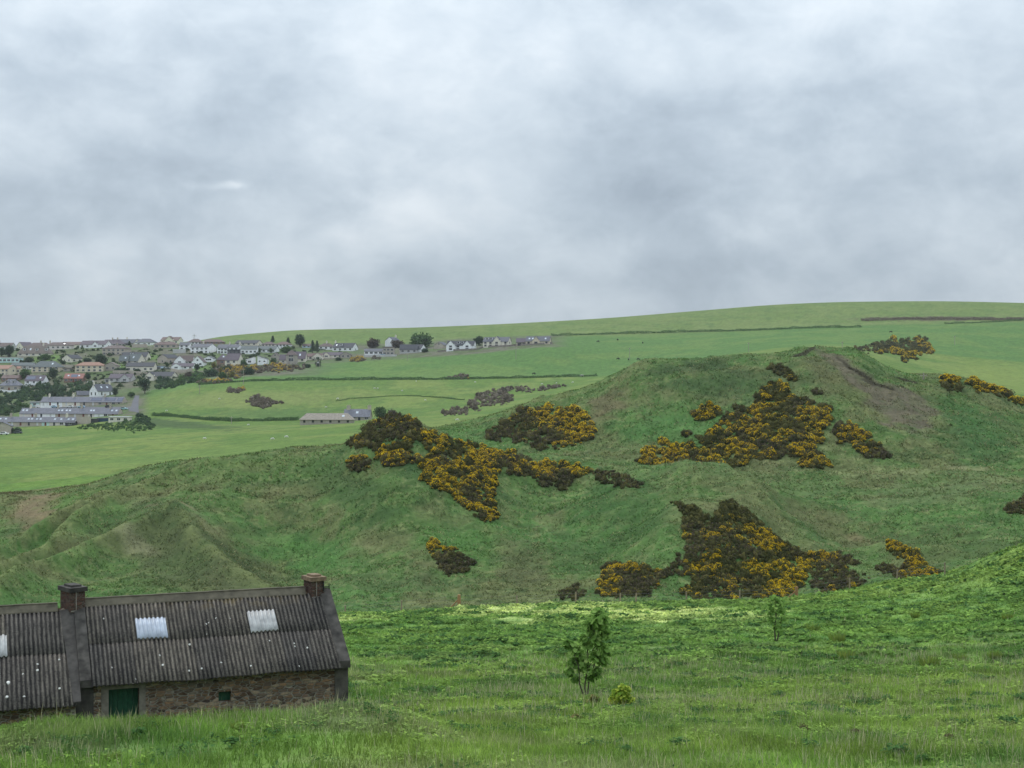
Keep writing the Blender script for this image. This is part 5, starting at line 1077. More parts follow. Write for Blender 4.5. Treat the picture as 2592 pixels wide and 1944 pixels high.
# white house, sheds and terraces at the village foot
hs('C', 1500, 322, 290, 200, 96, 98, 52, 'gable', 'slate', 'white', 'bright white old house with steep gable above the terraces', ch=(.03, .97), sk=(.35, .7), nw=2, two=False, winh=1.9, winw=1.0, sidew=2)
hs('C', 1235, 312, 200, 130, 30, 52, 22, 'gable', 'slate', 'stone', 'small grey stone shed left of the bright white old house', cat='shed', name='stone_shed', nw=1)
hs('C', 512, 462, 130, 120, 62, 14, 18, 'gable', 'greengrey', 'teal', 'pale teal garden shed at the left end of the top terrace', cat='shed', name='garden_shed', nw=1, sidew=0)
hs('C', 1770, 680, 300, 160, 62, 10, 0, 'flat', 'white', 'cream', 'flat roofed cream hut at the right end of the terraces', cat='hut', name='hut', nw=3)
hs('C', 1395, 698, 120, 110, 48, 10, 0, 'flat', 'dark', 'dark', 'black flat shed at the end of the bottom terrace gardens', cat='shed', name='garden_shed', nw=0)
hs('C', 1535, 680, 160, 110, 42, 10, 0, 'flat', 'slate', 'navy', 'dark blue flat shed beside the black one', cat='shed', name='garden_shed', nw=0)
hs('C', 1048, 742, 140, 120, 46, 22, 0, 'gable', 'dark', 'dark', 'black timber shed at the right end of the bottom terrace', cat='shed', name='garden_shed', nw=1)
hs('C', 60, 862, 230, 260, 118, 54, 12, 'front', 'slate', 'tan', 'tan gable house at the left edge in front of the terraces', cat='house', nw=0, sidew=0)
def terrace(label, crop, pa, pb, edges, W, wh, rh, walls, labels, roof='lightslate', sky=(), solar=(), ymin=600):
    a = hitc(crop, *pa, ymin=ymin, ymax=1100); b = hitc(crop, *pb, ymin=ymin, ymax=1100)
    dm_ = (a.y+b.y)/2; a = Vector(((S(crop, *pa)[0]-CU)/F*(dm_+6), dm_+6, 0)); b = Vector(((S(crop, *pb)[0]-CU)/F*(dm_-7), dm_-7, 0))
    za = -(S(crop, *pa)[1]-CV)/F*a.y; zb = -(S(crop, *pb)[1]-CV)/F*b.y
    x0, x1 = pa[0], pb[0]; dv = (b-a); yaw = math.atan2(dv.y, dv.x); k = dm_/F/CROP[crop][2]; tot = dv.length
    for i, (e0, e1) in enumerate(zip(edges, edges[1:])):
        f0, f1 = (e0-x0)/(x1-x0), (e1-x0)/(x1-x0); c = a+dv*(f0+f1)/2; c.z = za+(zb-za)*(f0+f1)/2+.012*(i % 2)
        n = Vector((-math.sin(yaw), math.cos(yaw), 0)); c = c+n*(W*k/2)
        house(crop, 0, 0, (f1-f0)*tot/k, W, wh, rh, math.degrees(yaw), 'gable', roof, walls[i], labels[i], nw=2 if f1-f0 < .12 else 3, door=.5 if f1-f0 < .12 else .33, name='terraced_house', cat='terraced house', group=label, oe=0, ch=((.02,) if i % 3 == 1 else ()), sk=((.3, .72) if i in sky else ()), sol=((.1, .9) if i in solar else None), sidew=(1 if i == len(walls)-1 else 0), loc=c, at=0, scale_d=dm_, winw=1.9)
T1 = [595, 690, 790, 920, 1045, 1180, 1310, 1510, 1705, 1800]
terrace('houses of the top terrace', 'C', (595, 445), (1800, 448), T1, 150, 60, 70, ['white', 'white', 'white', 'cream', 'cream', 'tan', 'tan', 'tan', 'tan'],
        ['white end house of the top terrace next to the teal shed', 'white second house of the top terrace', 'white house of the top terrace with pinkish front', 'cream house of the top terrace next to the pinkish one', 'cream house of the top terrace next to the first tan one',
         'first tan house of the top terrace after the cream ones', 'tan top terrace house below the stone shed', 'tan top terrace house below the bright white old house', 'tan end house of the top terrace by the road'], solar=(6, 7, 8))
T2 = [285, 415, 545, 680, 820, 935, 1050, 1170, 1300, 1395, 1590, 1740]
terrace('houses of the middle terrace', 'C', (285, 622), (1740, 628), T2, 150, 70, 72, ['pink', 'pink', 'white', 'white', 'tan', 'tan', 'tan', 'tan', 'pink', 'white', 'tan'],
        ['pinkish end house of the middle terrace on the left', 'second pinkish house of the middle terrace', 'white middle terrace house next to the pinkish ones', 'second white middle terrace house before the tan ones', 'first tan middle terrace house after the white ones',
         'second tan middle terrace house after the white ones', 'third tan middle terrace house after the white ones', 'fourth tan middle terrace house, beside the pink one', 'lone pinkish house among the tan middle terrace', 'white middle terrace house near the right end', 'tan gable end house of the middle terrace near the road'], sky=(0, 4, 5, 8, 10))
T3 = [-70, 120, 245, 370, 490, 620, 730, 945, 1100]
terrace('houses of the bottom terrace', 'C', (-70, 738), (1100, 748), T3, 140, 64, 66, ['tan', 'tan', 'tan', 'tan', 'tan', 'teal', 'pink', 'white'],
        ['bottom terrace house cut off by the left edge', 'tan bottom terrace house with a bright window near the left edge', 'third tan bottom terrace house with a wide bright window', 'fourth tan bottom terrace house behind a dark hedge', 'last tan bottom terrace house beside the pale teal one',
         'pale teal house of the bottom terrace', 'wide pinkish white house of the bottom terrace', 'white end house of the bottom terrace by the black timber shed'], sky=(0, 3, 4, 6, 7))
# farmstead in the pasture
fr = hs('2', 1895, 1210, 590, 150, 58, 62, -3, 'hip', 'fawn', 'stone', 'long low farm steading with rusty tan roof in the pasture', cat='farm building', name='farm_steading', group='the farmstead', ymin=450, ymax=900, sk=(.82,), nw=6, winw=.9, winh=.9, frame=M_FRAMED)
hs('3', 190, 900, 225, 120, 38, 60, -4, 'gable', 'lightslate', 'stone', 'slate roofed stone farmhouse with a stout chimney in the pasture', cat='farmhouse', name='farmhouse', group='the farmstead', ymin=450, ymax=900, ch=(.14, .95), sk=(.5,), nw=4, door=.6, chw=1.6)

# ------------------------------------------------------------------ garden walls, road, vehicles
def gwall(label, crop, pts, h, mat, ymin=600, ymax=1300, th=.35, base_up=0.0):
    Ps = [hitc(crop, *p, ymin=ymin, ymax=ymax) for p in pts]; o = Ps[0]; m = MB()
    for a, b in zip(Ps, Ps[1:]):
        d = (b-a); d.z = 0; n = Vector((-d.y, d.x, 0)).normalized()*th/2; A, B = a-o, b-o
        m.add([A-n-Vector((0, 0, 1)), B-n-Vector((0, 0, 1)), B+n-Vector((0, 0, 1)), A+n-Vector((0, 0, 1)), A-n+Vector((0, 0, h)), B-n+Vector((0, 0, h)), B+n+Vector((0, 0, h)), A+n+Vector((0, 0, h))],
              [(0, 3, 2, 1), (4, 5, 6, 7), (0, 1, 5, 4), (1, 2, 6, 5), (2, 3, 7, 6), (3, 0, 4, 7)])
    r = m.build('garden_wall', mat, None); r.location = o; tag(r, label, 'wall', None, 'thing'); return r
M_GW = stone_mat('garden_stone', [(.28, .25, .21), (.36, .32, .27), (.22, .20, .17)], (.30, .28, .25), 1.2, 2.2)
gwall('long tan retaining wall across the village above the purple roofed bungalow', 'B', [(390, 900), (700, 905), (1000, 930), (1130, 950)], 2.4, wallm('tan'))
gwall('tan stone wall below the row of skyline houses, left of the red bungalow', 'B', [(800, 335), (950, 335), (1130, 330)], 2.6, wallm('tan'))
gwall('grey wall beside the white flats', 'B', [(1680, 460), (1800, 460), (1960, 455)], 3.2, wallm('grey'))
gwall('low stone wall under the modern houses along the cow field', 'F', [(880, 262), (1000, 250), (1150, 246), (1300, 238), (1380, 212), (1500, 208), (1600, 205), (1740, 192), (1900, 188), (2120, 172)], 1.3, M_GW)
gwall('white garden wall under the low white bungalow at the field edge', 'F', [(90, 312), (200, 312), (330, 310), (440, 306)], 1.5, wallm('grey'))
gwall('tan wall between the bottom terrace and the blue shed', 'C', [(1125, 722), (1220, 718), (1335, 712)], 3.8, wallm('tan'))
gwall('pale retaining wall under the white cottage with the solar panel', 'C', [(360, 160), (500, 152), (620, 160), (720, 168)], 1.6, wallm('white'))
gwall('white garden wall in front of the stone dormer cottage', 'C', [(5, 240), (110, 250), (190, 252), (300, 235)], 1.3, wallm('white'))
gwall('tan wall behind the white bungalow and orange hipped house', 'A', [(1330, 780), (1450, 782), (1640, 790)], 2.6, wallm('tan'))
gwall('tan terrace wall below the bungalow with the red door', 'B', [(1640, 850), (1800, 880), (1960, 878), (2100, 840)], 2.2, wallm('tan'))
gwall('tan stone wall in front of the stone tower house', 'E', [(150, 690), (260, 692), (400, 715)], 1.6, wallm('stone'))
def road(label, crop, Lp, Rp, ymin, ymax):
    A = [hitc(crop, *p, ymin=ymin, ymax=ymax) for p in Lp]; B = [hitc(crop, *p, ymin=ymin, ymax=ymax) for p in Rp]; V = []; Fc = []; n = 10
    for a0, a1, b0, b1 in zip(A, A[1:], B, B[1:]):
        for i in range(n+1):
            f = i/n; p = a0.lerp(a1, f); q = b0.lerp(b1, f)
            for j in range(5):
                w = p.lerp(q, j/4); V.append((w.x, w.y, float(height(w.x, w.y))+.12))
    k = len(V)//5
    for i in range(k-1):
        if (i+1) % (n+1) == 0: continue
        for j in range(4): Fc.append((i*5+j, i*5+j+1, i*5+j+6, i*5+j+5))
    m = MB(); m.add(V, Fc); o = m.build('road', plain('asphalt', (.10, .10, .11), .9, .2, .5)); tag(o, label, None, None, 'structure')
road('grey lane climbing beside the pasture at the end of the terraces', 'C', [(1890, 520), (1935, 450), (1960, 370), (1985, 300)], [(2045, 555), (2040, 470), (2042, 380), (2055, 300)], 600, 1100)
road('grey yard in front of the top terrace', 'C', [(600, 476), (1200, 480), (1890, 505)], [(600, 458), (1200, 458), (1935, 465)], 600, 1100)
M_TYRE = plain('tyre', (.02, .02, .02), .9, .1, 5)
def car(label, crop, cx, base, col, yaw=0, kind='car', ymin=600, ymax=1200):
    p = hitc(crop, cx, base, ymin=ymin, ymax=ymax); root = empty('parked_car' if kind == 'car' else kind, p+Vector((0, 1, .05)), math.radians(yaw)); tag(root, label, 'car' if kind == 'car' else kind, 'vehicles parked in the village')
    prof = [(-2.1, .35), (2.1, .35), (2.15, .75), (1.9, .95), (1.0, 1.02), (.35, 1.48), (-1.25, 1.5), (-2.0, 1.0), (-2.15, .8)] if kind == 'car' else [(-2.4, .35), (2.4, .35), (2.45, 1.0), (1.75, 1.2), (1.35, 2.0), (-2.4, 2.05)]
    m = MB(); m.prism(prof, -.85, .85); b = m.build('body', plain('paint_%s' % col, {'white': (.75, .75, .75), 'black': (.03, .03, .035), 'blue': (.35, .50, .62), 'teal': (.30, .52, .50), 'dark': (.07, .08, .09)}[col], .3, .06, 2, .6), root)
    g = MB(); wp = [(.85, 1.02), (.33, 1.42), (-1.2, 1.43), (-1.8, 1.02)] if kind == 'car' else [(1.6, 1.25), (1.32, 1.85), (.5, 1.85), (.5, 1.25)]
    g.prism(wp, -.875, -.845); g.prism(wp, .845, .875); g.build('window', M_GLASS, root)
    for x in (-1.3, 1.3):
        for y in (-.82, .82):
            w = MB(); w.tube([(x, y-.1, .32), (x, y+.1, .32)], .32, 10); w.build('wheel', M_TYRE, root)
for a in [('white car in the bottom left corner of the village below the tan gable', 'C', 52, 880, 'white', 5), ('dark car right of the tan gable house at the village foot', 'C', 255, 862, 'dark', 15), ('white car beside the small red roofed house', 'C', 1330, 110, 'white', 185),
          ('pale blue car in front of the pinkish top terrace house', 'C', 800, 482, 'blue', 0), ('white car in front of the cream top terrace house', 'C', 1020, 480, 'white', 180), ('light blue car in front of the first tan top terrace house', 'C', 1190, 482, 'blue', 180),
          ('black car in front of the right half of the top terrace', 'C', 1595, 478, 'black', 0), ('teal car at the road end of the middle terrace', 'C', 1820, 510, 'teal', 0), ('white car outside the stone and cream bungalow', 'B', 1408, 1034, 'white', 0), ('white car on the drive left of the red door bungalow', 'B', 1570, 802, 'white', 0),
          ('pale blue car by the blue black roofed house', 'B', 580, 602, 'blue', 0), ('white car on the drive left of the long low cream bungalow', 'B', 480, 758, 'white', 20), ('white car parked on the grass in front of the wide cream gable', 'E', 1090, 590, 'white', 180),
          ('white car beside the grey green roofed bungalow', 'A', 635, 818, 'white', 0), ('light blue car beside the low white bungalow at the field edge', 'F', 292, 300, 'blue', 0)]: car(*a)
car('white caravan parked in front of the top terrace, left end', 'C', 580, 482, 'white', 0, 'caravan'); car('second white caravan, right of the first, in front of the top terrace', 'C', 690, 480, 'white', 0, 'caravan')
car('white van behind the pale bungalow under the slope', 'E', 250, 372, 'white', 0, 'van')

# ------------------------------------------------------------------ village trees and bushes
def vtree(label, crop, x0, x1, y0, y1, kind='round', leaf=None, cat='tree', name=None, ymin=600, ymax=1370, n=900, group='village trees'):
    p = hitc(crop, (x0+x1)/2, y1, ymin=ymin, ymax=ymax); k = p.y/F/CROP[crop][2]
    tree(name or ('conifer' if kind == 'conifer' else ('garden_bush' if kind == 'shrub' else 'broadleaf_tree')), label, cat if kind != 'shrub' else 'bush', p, (y1-y0)*k, (x1-x0)*k, kind, leaf or M_SG, group, max(.45, (x1-x0)*k*.11), int(n*1.6), .1, seed=int(x0+y1))
for a in [('huge dark tree at the left edge under the skyline house', 'A', 80, 310, 270, 545, 'round', M_SD), ('small dark tree at the left edge beside the huge dark one', 'A', -40, 110, 330, 545, 'round', M_SD),
          ('dark bushy tree below the brown chalet house', 'A', 530, 720, 550, 670, 'round', M_SD), ('bright green tree below the chalet porch', 'A', 860, 1090, 490, 600, 'round', M_SG), ('dark round tree right of the boxy cottage lawn', 'B', -10, 285, 480, 690, 'round', M_SD),
          ('green tree beside the two storey sandy house', 'A', 420, 650, 800, 1010, 'round', M_SG), ('dark tree left of the red roofed house', 'A', 1030, 1240, 770, 1010, 'round', M_SD), ('dark garden tree right of the red roofed house', 'A', 1840, 1960, 870, 1060, 'round', M_SD),
          ('tall dark tree at the end of the thicket by the stone and cream bungalow', 'C', 2050, 2215, 0, 270, 'round', M_SD), ('leafy tree in front of the road end by the white old house', 'C', 1880, 1985, 240, 330, 'round', M_SG),
          ('dark ivy tree against the white old house', 'C', 1650, 1745, 170, 315, 'round', M_SD), ('left pine of the skyline group', 'B', 705, 785, 60, 165, 'conifer', M_SD), ('middle pine of the skyline group', 'B', 790, 885, 66, 160, 'conifer', M_SD), ('broad right pine of the skyline group', 'B', 920, 1030, 66, 160, 'round', M_SD),
          ('dark shrubby tree between the pines and the tall red brown house', 'B', 1120, 1220, 130, 200, 'round', M_SD), ('small conifer under the slope behind the first brown hipped bungalow', 'E', 36, 140, 85, 245, 'conifer', M_SD), ('conifer right of the red brown roofed white bungalow', 'E', 365, 475, 125, 290, 'conifer', M_SD),
          ('biggest dark conifer standing alone above the tower house', 'E', 555, 800, 45, 330, 'round', M_SD), ('left conifer of the dark pair above the brown bungalow', 'E', 885, 1010, 185, 455, 'conifer', M_SD), ('right conifer of the dark pair above the brown bungalow', 'E', 985, 1100, 195, 455, 'conifer', M_SD),
          ('green bushy tree beside the white van', 'E', 255, 490, 310, 450, 'round', M_SG), ('small garden tree in front of the pale green grey roofed bungalow, left of two', 'D', 1795, 1885, 340, 455, 'round', M_SG), ('small garden tree in front of the pale green grey roofed bungalow, right of two', 'D', 2050, 2130, 345, 455, 'round', M_SG),
          ('brown bare tree left of the tall plain white house', 'F', 110, 262, 115, 215, 'round', M_GB), ('brown bare tree in front of the tall plain white house', 'F', 385, 522, 132, 215, 'round', M_GB), ('round green tree above the black roofed bungalow', 'F', 575, 825, 75, 215, 'round', M_SG),
          ('dark tree between the white and the cream modern houses', 'F', 1265, 1385, 92, 190, 'round', M_SD), ('tree beside the farmhouse in the pasture', '3', 320, 450, 785, 895, 'round', M_SG), ('thinner bush right of the farmhouse tree', '3', 430, 530, 810, 895, 'round', M_GB),
          ('slim green tree right of the tall purple roofed house', 'D', 1420, 1580, 590, 770, 'round', M_SG), ('dark green tree below the twin gabled chalet', 'D', 430, 560, 680, 860, 'round', M_SD), ('yellow flowering garden tree below the wide window bungalow', 'D', 800, 910, 650, 790, 'round', M_SY),
          ('green garden tree left of the stone gable bungalow', 'E', 30, 170, 560, 700, 'round', M_SG)]:
    vtree(*a[:8], ymin=(450 if a[1] == '3' else 600), n=800)
for a in [('dark bush below the white cottage wall', 'C', 700, 850, 190, 310, M_SD), ('round bush under the black roofed bungalow by the field edge', 'F', 705, 795, 222, 262, M_SD), ('clipped dark bush at the field edge before the stone gable', 'E', 1420, 1580, 550, 618, M_SD), ('dark bush behind the double pole', 'E', 1000, 1150, 615, 745, M_SD), ('dark round bush left of the double pole', 'E', 770, 900, 670, 775, M_SD),
          ('broad dark bush below the tall purple roofed house', 'D', 1060, 1240, 720, 850, M_SD), ('wide dark bush in the middle of the village foot thicket', 'D', 640, 960, 780, 960, M_SD), ('green bush at the village foot right of the wide dark one', 'D', 930, 1170, 860, 1000, M_SG), ('dark bush below the small tree by the purple roofed house', 'D', 1480, 1720, 740, 920, M_SD), ('orange flowering bush below the tall purple roofed house', 'D', 1180, 1330, 830, 980, M_SY), ('yellow bush below the twin gable chalet', 'D', 960, 1060, 760, 900, M_SY),
          ('bright green bush at the road bend below the stone and cream bungalow', 'B', 1720, 1960, 1010, 1106, M_SG), ('green bush at the edge of the pasture below the village', 'B', 1990, 2200, 960, 1090, M_SG), ('brown orange bush right of the stone and cream bungalow', 'B', 1930, 2110, 860, 1000, M_GB), ('dark hedge bush in front of the long low cream bungalow', 'B', 420, 720, 800, 870, M_SD), ('dark bush in front of the cream bungalow with stone panels', 'B', 850, 1010, 800, 860, M_SD), ('dark bush by the cottage on the lawn', 'A', 1790, 1960, 560, 640, M_SD), ('dark garden bush at the right end of the chalet lawn', 'A', 1300, 1420, 600, 700, M_SD),
          ('leafy bush left of the tan gable house car', 'C', 160, 320, 770, 850, M_SD), ('green bush at the left end of the middle terrace', 'C', 30, 180, 500, 590, M_SG), ('rounded green hedge bush by the teal shed', 'C', 260, 440, 400, 500, M_SG), ('small green bush beside the tan gabled house', 'B', 1520, 1600, 650, 760, M_SG)]:
    vtree(a[0], a[1], a[2], a[3], a[4], a[5], 'shrub', a[6], n=600, group='village bushes')

# garden greenery too dense to count: low shrubs and hedging between the houses
def shrubbery():
    poly = [S('P', *p) for p in [(0, 752), (120, 748), (330, 744), (480, 752), (700, 752), (760, 770), (690, 785), (560, 790), (470, 800), (400, 815), (300, 835), (200, 850), (0, 850)]]
    a = np.array(poly); V = []; Qd = []; o = 0; c = 0
    feet = [(ob.location.x, ob.location.y) for ob in bpy.data.objects if ob.type == 'EMPTY' and ob.get('category') in ('house', 'flats', 'terraced house')]
    fx = np.array(feet)
    while c < 420:
        u = rng.uniform(a[:, 0].min(), a[:, 0].max()); v = rng.uniform(a[:, 1].min(), a[:, 1].max())
        if not in_poly(np.array([u]), np.array([v]), poly)[0]: continue
        p = hit(u, v, 700, 1250)
        if np.min(np.hypot(fx[:, 0]-p.x, (fx[:, 1]-p.y))) < 6.5: c += .2; continue
        c += 1; n = 60; R = rng.uniform(.7, 1.9); st = rng.choice([1, 1, 3]); D = rand_unit(n); D[:, 2] = abs(D[:, 2])
        P = np.array(p)+D*np.array([R*st, R, R*rng.uniform(.7, 1.5)])*rng.uniform(.4, 1, n)[:, None]
        vv, qq = cards(P, R*.75, R*.45); V.append(vv); Qd.append(qq+o); o += len(vv)
    tag(link('shrubbery', np_mesh('shrubbery', np.concatenate(V), np.concatenate(Qd)), leafmat('garden_green', [(.018, .034, .022), (.040, .066, .034), (.065, .10, .045), (.09, .14, .05), (.10, .09, .06)])), 'dark hedging and low shrubs filling the village gardens', None, None, 'stuff')
shrubbery()

# ------------------------------------------------------------------ poles, mast, livestock
M_POLE = plain('pole_wood', (.34, .30, .25), .9, .2, 3)
def pole(label, crop, x, y0, y1, ymin, ymax, double=False):
    p = hitc(crop, x, y1, ymin=ymin, ymax=ymax); k = p.y/F/CROP[crop][2]; h = (y1-y0)*k; root = empty('telegraph_pole', p); tag(root, label, 'pole', 'poles across the fields')
    for dx in ((-1.1, 1.1) if double else (0,)):
        m = MB(); m.tube([(dx, 0, -.5), (dx, 0, h)], [.19, .13], 7); m.build('shaft', M_POLE, root)
    c = MB(); c.box(-1.3 if double else -.8, 1.3 if double else .8, -.16, -.04, h-.75, h-.58)
    for x_ in (-.65, 0, .65): c.tube([(x_, -.1, h-.58), (x_, -.1, h-.32)], .06, 5)
    c.build('crossarm', M_POLE, root)
    if double: b = MB(); b.box(-.6, .6, -.5, .5, h-2.4, h-1.3); b.build('transformer', wallm('grey'), root)
for a in [('pole at the edge of the scrub below the tall purple roofed house', '2', 957, 585, 765, 600, 1100), ('pole in front of the stone tower house', '2', 1444, 525, 628, 600, 1100), ('double pole with transformer below the parked white car', '2', 1790, 490, 580, 600, 1150, True), ('thin pole in the pasture left of the oval scrub', '2', 466, 770, 872, 500, 1000),
          ('pole standing in the dark hedge bank', '2', 822, 1125, 1205, 450, 900), ('pole in the cow field below the black roofed bungalow', 'F', 561, 270, 355, 700, 1200), ('tall pole in the cow field below the sandstone coloured house', 'F', 1727, 200, 340, 700, 1200), ('pole behind the herd of four cows', '6', 190, 60, 120, 600, 1200),
          ('pole seen above the flat left shoulder of the right hill', '6', 800, 34, 82, 600, 1200), ('pole seen above the top of the right hill', '6', 1280, 28, 72, 600, 1200), ('pole on the slope above the ravine gorse', '6', 1857, 0, 48, 600, 1300), ('pole on the flank right of the soil scar', '6', 1697, 190, 226, 250, 345)]: pole(*a)
def mast():
    p = hitc('D', 440, 150, ymin=900, ymax=1370); root = empty('lattice_mast', p); tag(root, 'thin grey lattice mast on the skyline above the roofs', 'mast'); k = p.y/F/8.508; h = 130*k
    m = MB()
    for dx, dy in ((-.5, -.5), (.5, -.5), (.5, .5), (-.5, .5)): m.tube([(dx*1.6, dy*1.6, -1), (dx*.5, dy*.5, h)], .09, 4)
    for i in range(9):
        z = h*i/9; z2 = h*(i+1)/9; w = .8-.55*i/9; w2 = .8-.55*(i+1)/9; s = 1 if i % 2 else -1
        m.tube([(-w*s, -w, z), (w2*s, -w2, z2)], .06, 4)
    m.build('frame', wallm('grey'), root); c = MB(); c.box(-2.2, 2.2, -.12, .12, h-1.0, h-.75); c.box(-.12, .12, -.12, .12, h-.75, h+.8); c.build('crossarm', wallm('grey'), root)
mast()
def animal_mesh(name, cow=True):
    s = 1.0
    V = [(-.75, 0, 1.15), (-.3, 0, 1.08), (.35, 0, 1.10), (.72, 0, 1.22), (1.05, 0, 1.0), (1.28, 0, .55), (1.42, 0, .28)]; R = [.30, .36, .36, .30, .20, .15, .09]
    E = [(i, i+1) for i in range(6)]
    def leg(root, pts):
        i = root
        for p, r in pts:
            V.append(p); R.append(r); E.append((i, len(V)-1)); i = len(V)-1
    for sy in (-.2, .2):
        leg(0, [((-.72, sy, .80), .17), ((-.88, sy, .48), .09), ((-.80, sy, .05), .065)])
        leg(2, [((.52, sy, .70), .13), ((.56, sy, .40), .08), ((.54, sy, .05), .06)])
        leg(5, [((1.22, sy*.9, .64), .04)])
    leg(0, [((-1.05, 0, 1.05), .04), ((-1.10, 0, .55), .03)])
    if not cow: V = [(x*.55, y*.55, z*.55+.05) for x, y, z in V]; R = [r*.62 if i < 4 else r*.5 for i, r in enumerate(R)]
    me = bpy.data.meshes.new(name); me.from_pydata(V, E, []); o = bpy.data.objects.new(name, me); COL.objects.link(o)
    md = o.modifiers.new('skin', 'SKIN'); md.use_smooth_shade = True
    for i, r in enumerate(R): me.skin_vertices[0].data[i].radius = (r, r)
    me.skin_vertices[0].data[0].use_root = True
    o.modifiers.new('sub', 'SUBSURF').levels = 1
    dg = bpy.context.evaluated_depsgraph_get(); m2 = bpy.data.meshes.new_from_object(o.evaluated_get(dg)); bpy.data.objects.remove(o); m2.name = name
    return m2
COW = animal_mesh('cow'); COW.materials.clear(); COW.materials.append(plain('black_hide', (.018, .016, .016), .8, .3, 2))
SHEEP = animal_mesh('sheep', False); SHEEP.materials.clear(); SHEEP.materials.append(plain('fleece', (.62, .60, .54), .95, .12, 4))
COWW = COW.copy(); COWW.materials.clear(); COWW.materials.append(plain('pied_hide', (.45, .43, .40), .8, .9, 1.3))
for (c, x, y, yaw, me, lab) in [('3', 1705, 506, 10, COW, 'black cow grazing alone just above the long field hedge'), ('3', 2122, 524, 190, COWW, 'black and white cow at the right end of the long field hedge'), ('6', 27, 34, 0, COW, 'black cow at the far left of the upper herd'), ('6', 128, 24, 60, COW, 'black cow highest on the cow field'),
                          ('6', 257, 40, 90, COW, 'black cow alone to the right on the upper cow field'), ('6', 130, 123, 20, COW, 'first black cow of the row of four'), ('6', 184, 126, 80, COW, 'second black cow of the row of four'), ('6', 236, 126, 180, COW, 'third black cow of the row of four'), ('6', 270, 127, 30, COW, 'last black cow on the right of the row of four'), ('P', 1924, 719, 0, COW, 'dark cow high on the far slope above the ravine gorse')]:
    p = hitc(c, x, y, ymin=600, ymax=1300); o = bpy.data.objects.new('cow', me); COL.objects.link(o); o.location = p; o.rotation_euler = (0, 0, math.radians(yaw)); tag(o, lab, 'cow', 'cattle on the upper field')
for (c, x, y, yaw, lab) in [('3', 333, 628, 0, 'left sheep of the close pair in the middle of the sheep pasture'), ('3', 360, 630, 40, 'right sheep of the close pair in the middle of the sheep pasture'), ('3', 570, 650, 0, 'sheep alone right of the close pair'), ('3', 692, 568, 90, 'sheep just under the long field hedge'), ('3', 770, 732, 0, 'sheep under the thin low leafy strip near its peak'),
                      ('3', 15, 718, 20, 'sheep by the left end of the thin low leafy strip'), ('3', 1198, 576, 0, 'sheep below the brown scrub in the long hedge'), ('3', 1775, 592, 0, 'sheep above the thin climbing scrub line'), ('3', 1900, 584, 60, 'sheep near the top of the climbing scrub line'), ('3', 2040, 578, 0, 'sheep farthest right in the sheep pasture'),
                      ('2', 95, 1070, 0, 'sheep at the bottom left of the sheep pasture'), ('2', 685, 936, 0, 'sheep left of the ragged brown scrub'), ('2', 1880, 1030, 0, 'sheep above the farm steading'), ('2', 2010, 935, 0, 'sheep by the leafy strip above the farmhouse'), ('3', 1045, 905, 0, 'sheep on the pale slope left of the middle hill'), ('2', 520, 1385, 0, 'sheep on the lower left pasture'), ('2', 1010, 1230, 30, 'sheep on the pasture edge below the hedge bank'), ('2', 1435, 1368, 0, 'sheep in the hollow behind the left hill'), ('2', 1280, 1392, 0, 'sheep lowest in the hollow behind the left hill')]:
    p = hitc(c, x, y, ymin=335, ymax=1000); o = bpy.data.objects.new('sheep', SHEEP); COL.objects.link(o); o.location = p; o.rotation_euler = (0, 0, math.radians(yaw)); tag(o, lab, 'sheep', 'sheep in the pastures')
# ------------------------------------------------------------------ air
def haze():
    m, t = nt('haze'); v = N(t, 'ShaderNodeVolumePrincipled'); v.inputs['Color'].default_value = (.86, .92, .98, 1); v.inputs['Density'].default_value = 0.00006; v.inputs['Anisotropy'].default_value = .2
    o = N(t, 'ShaderNodeOutputMaterial'); t.links.new(v.outputs[0], o.inputs['Volume'])
    X = float(np.abs(XX).max())+20; zb = float(ZG.min())-1.0; zt = float(ZG.max())+40
    b = MB(); b.box(-X, X, -60, 2640, zb, zt); h = b.build('haze', m); tag(h, 'thin damp air over the valley', None, None, 'stuff'); m.cycles.homogeneous_volume = True
haze()
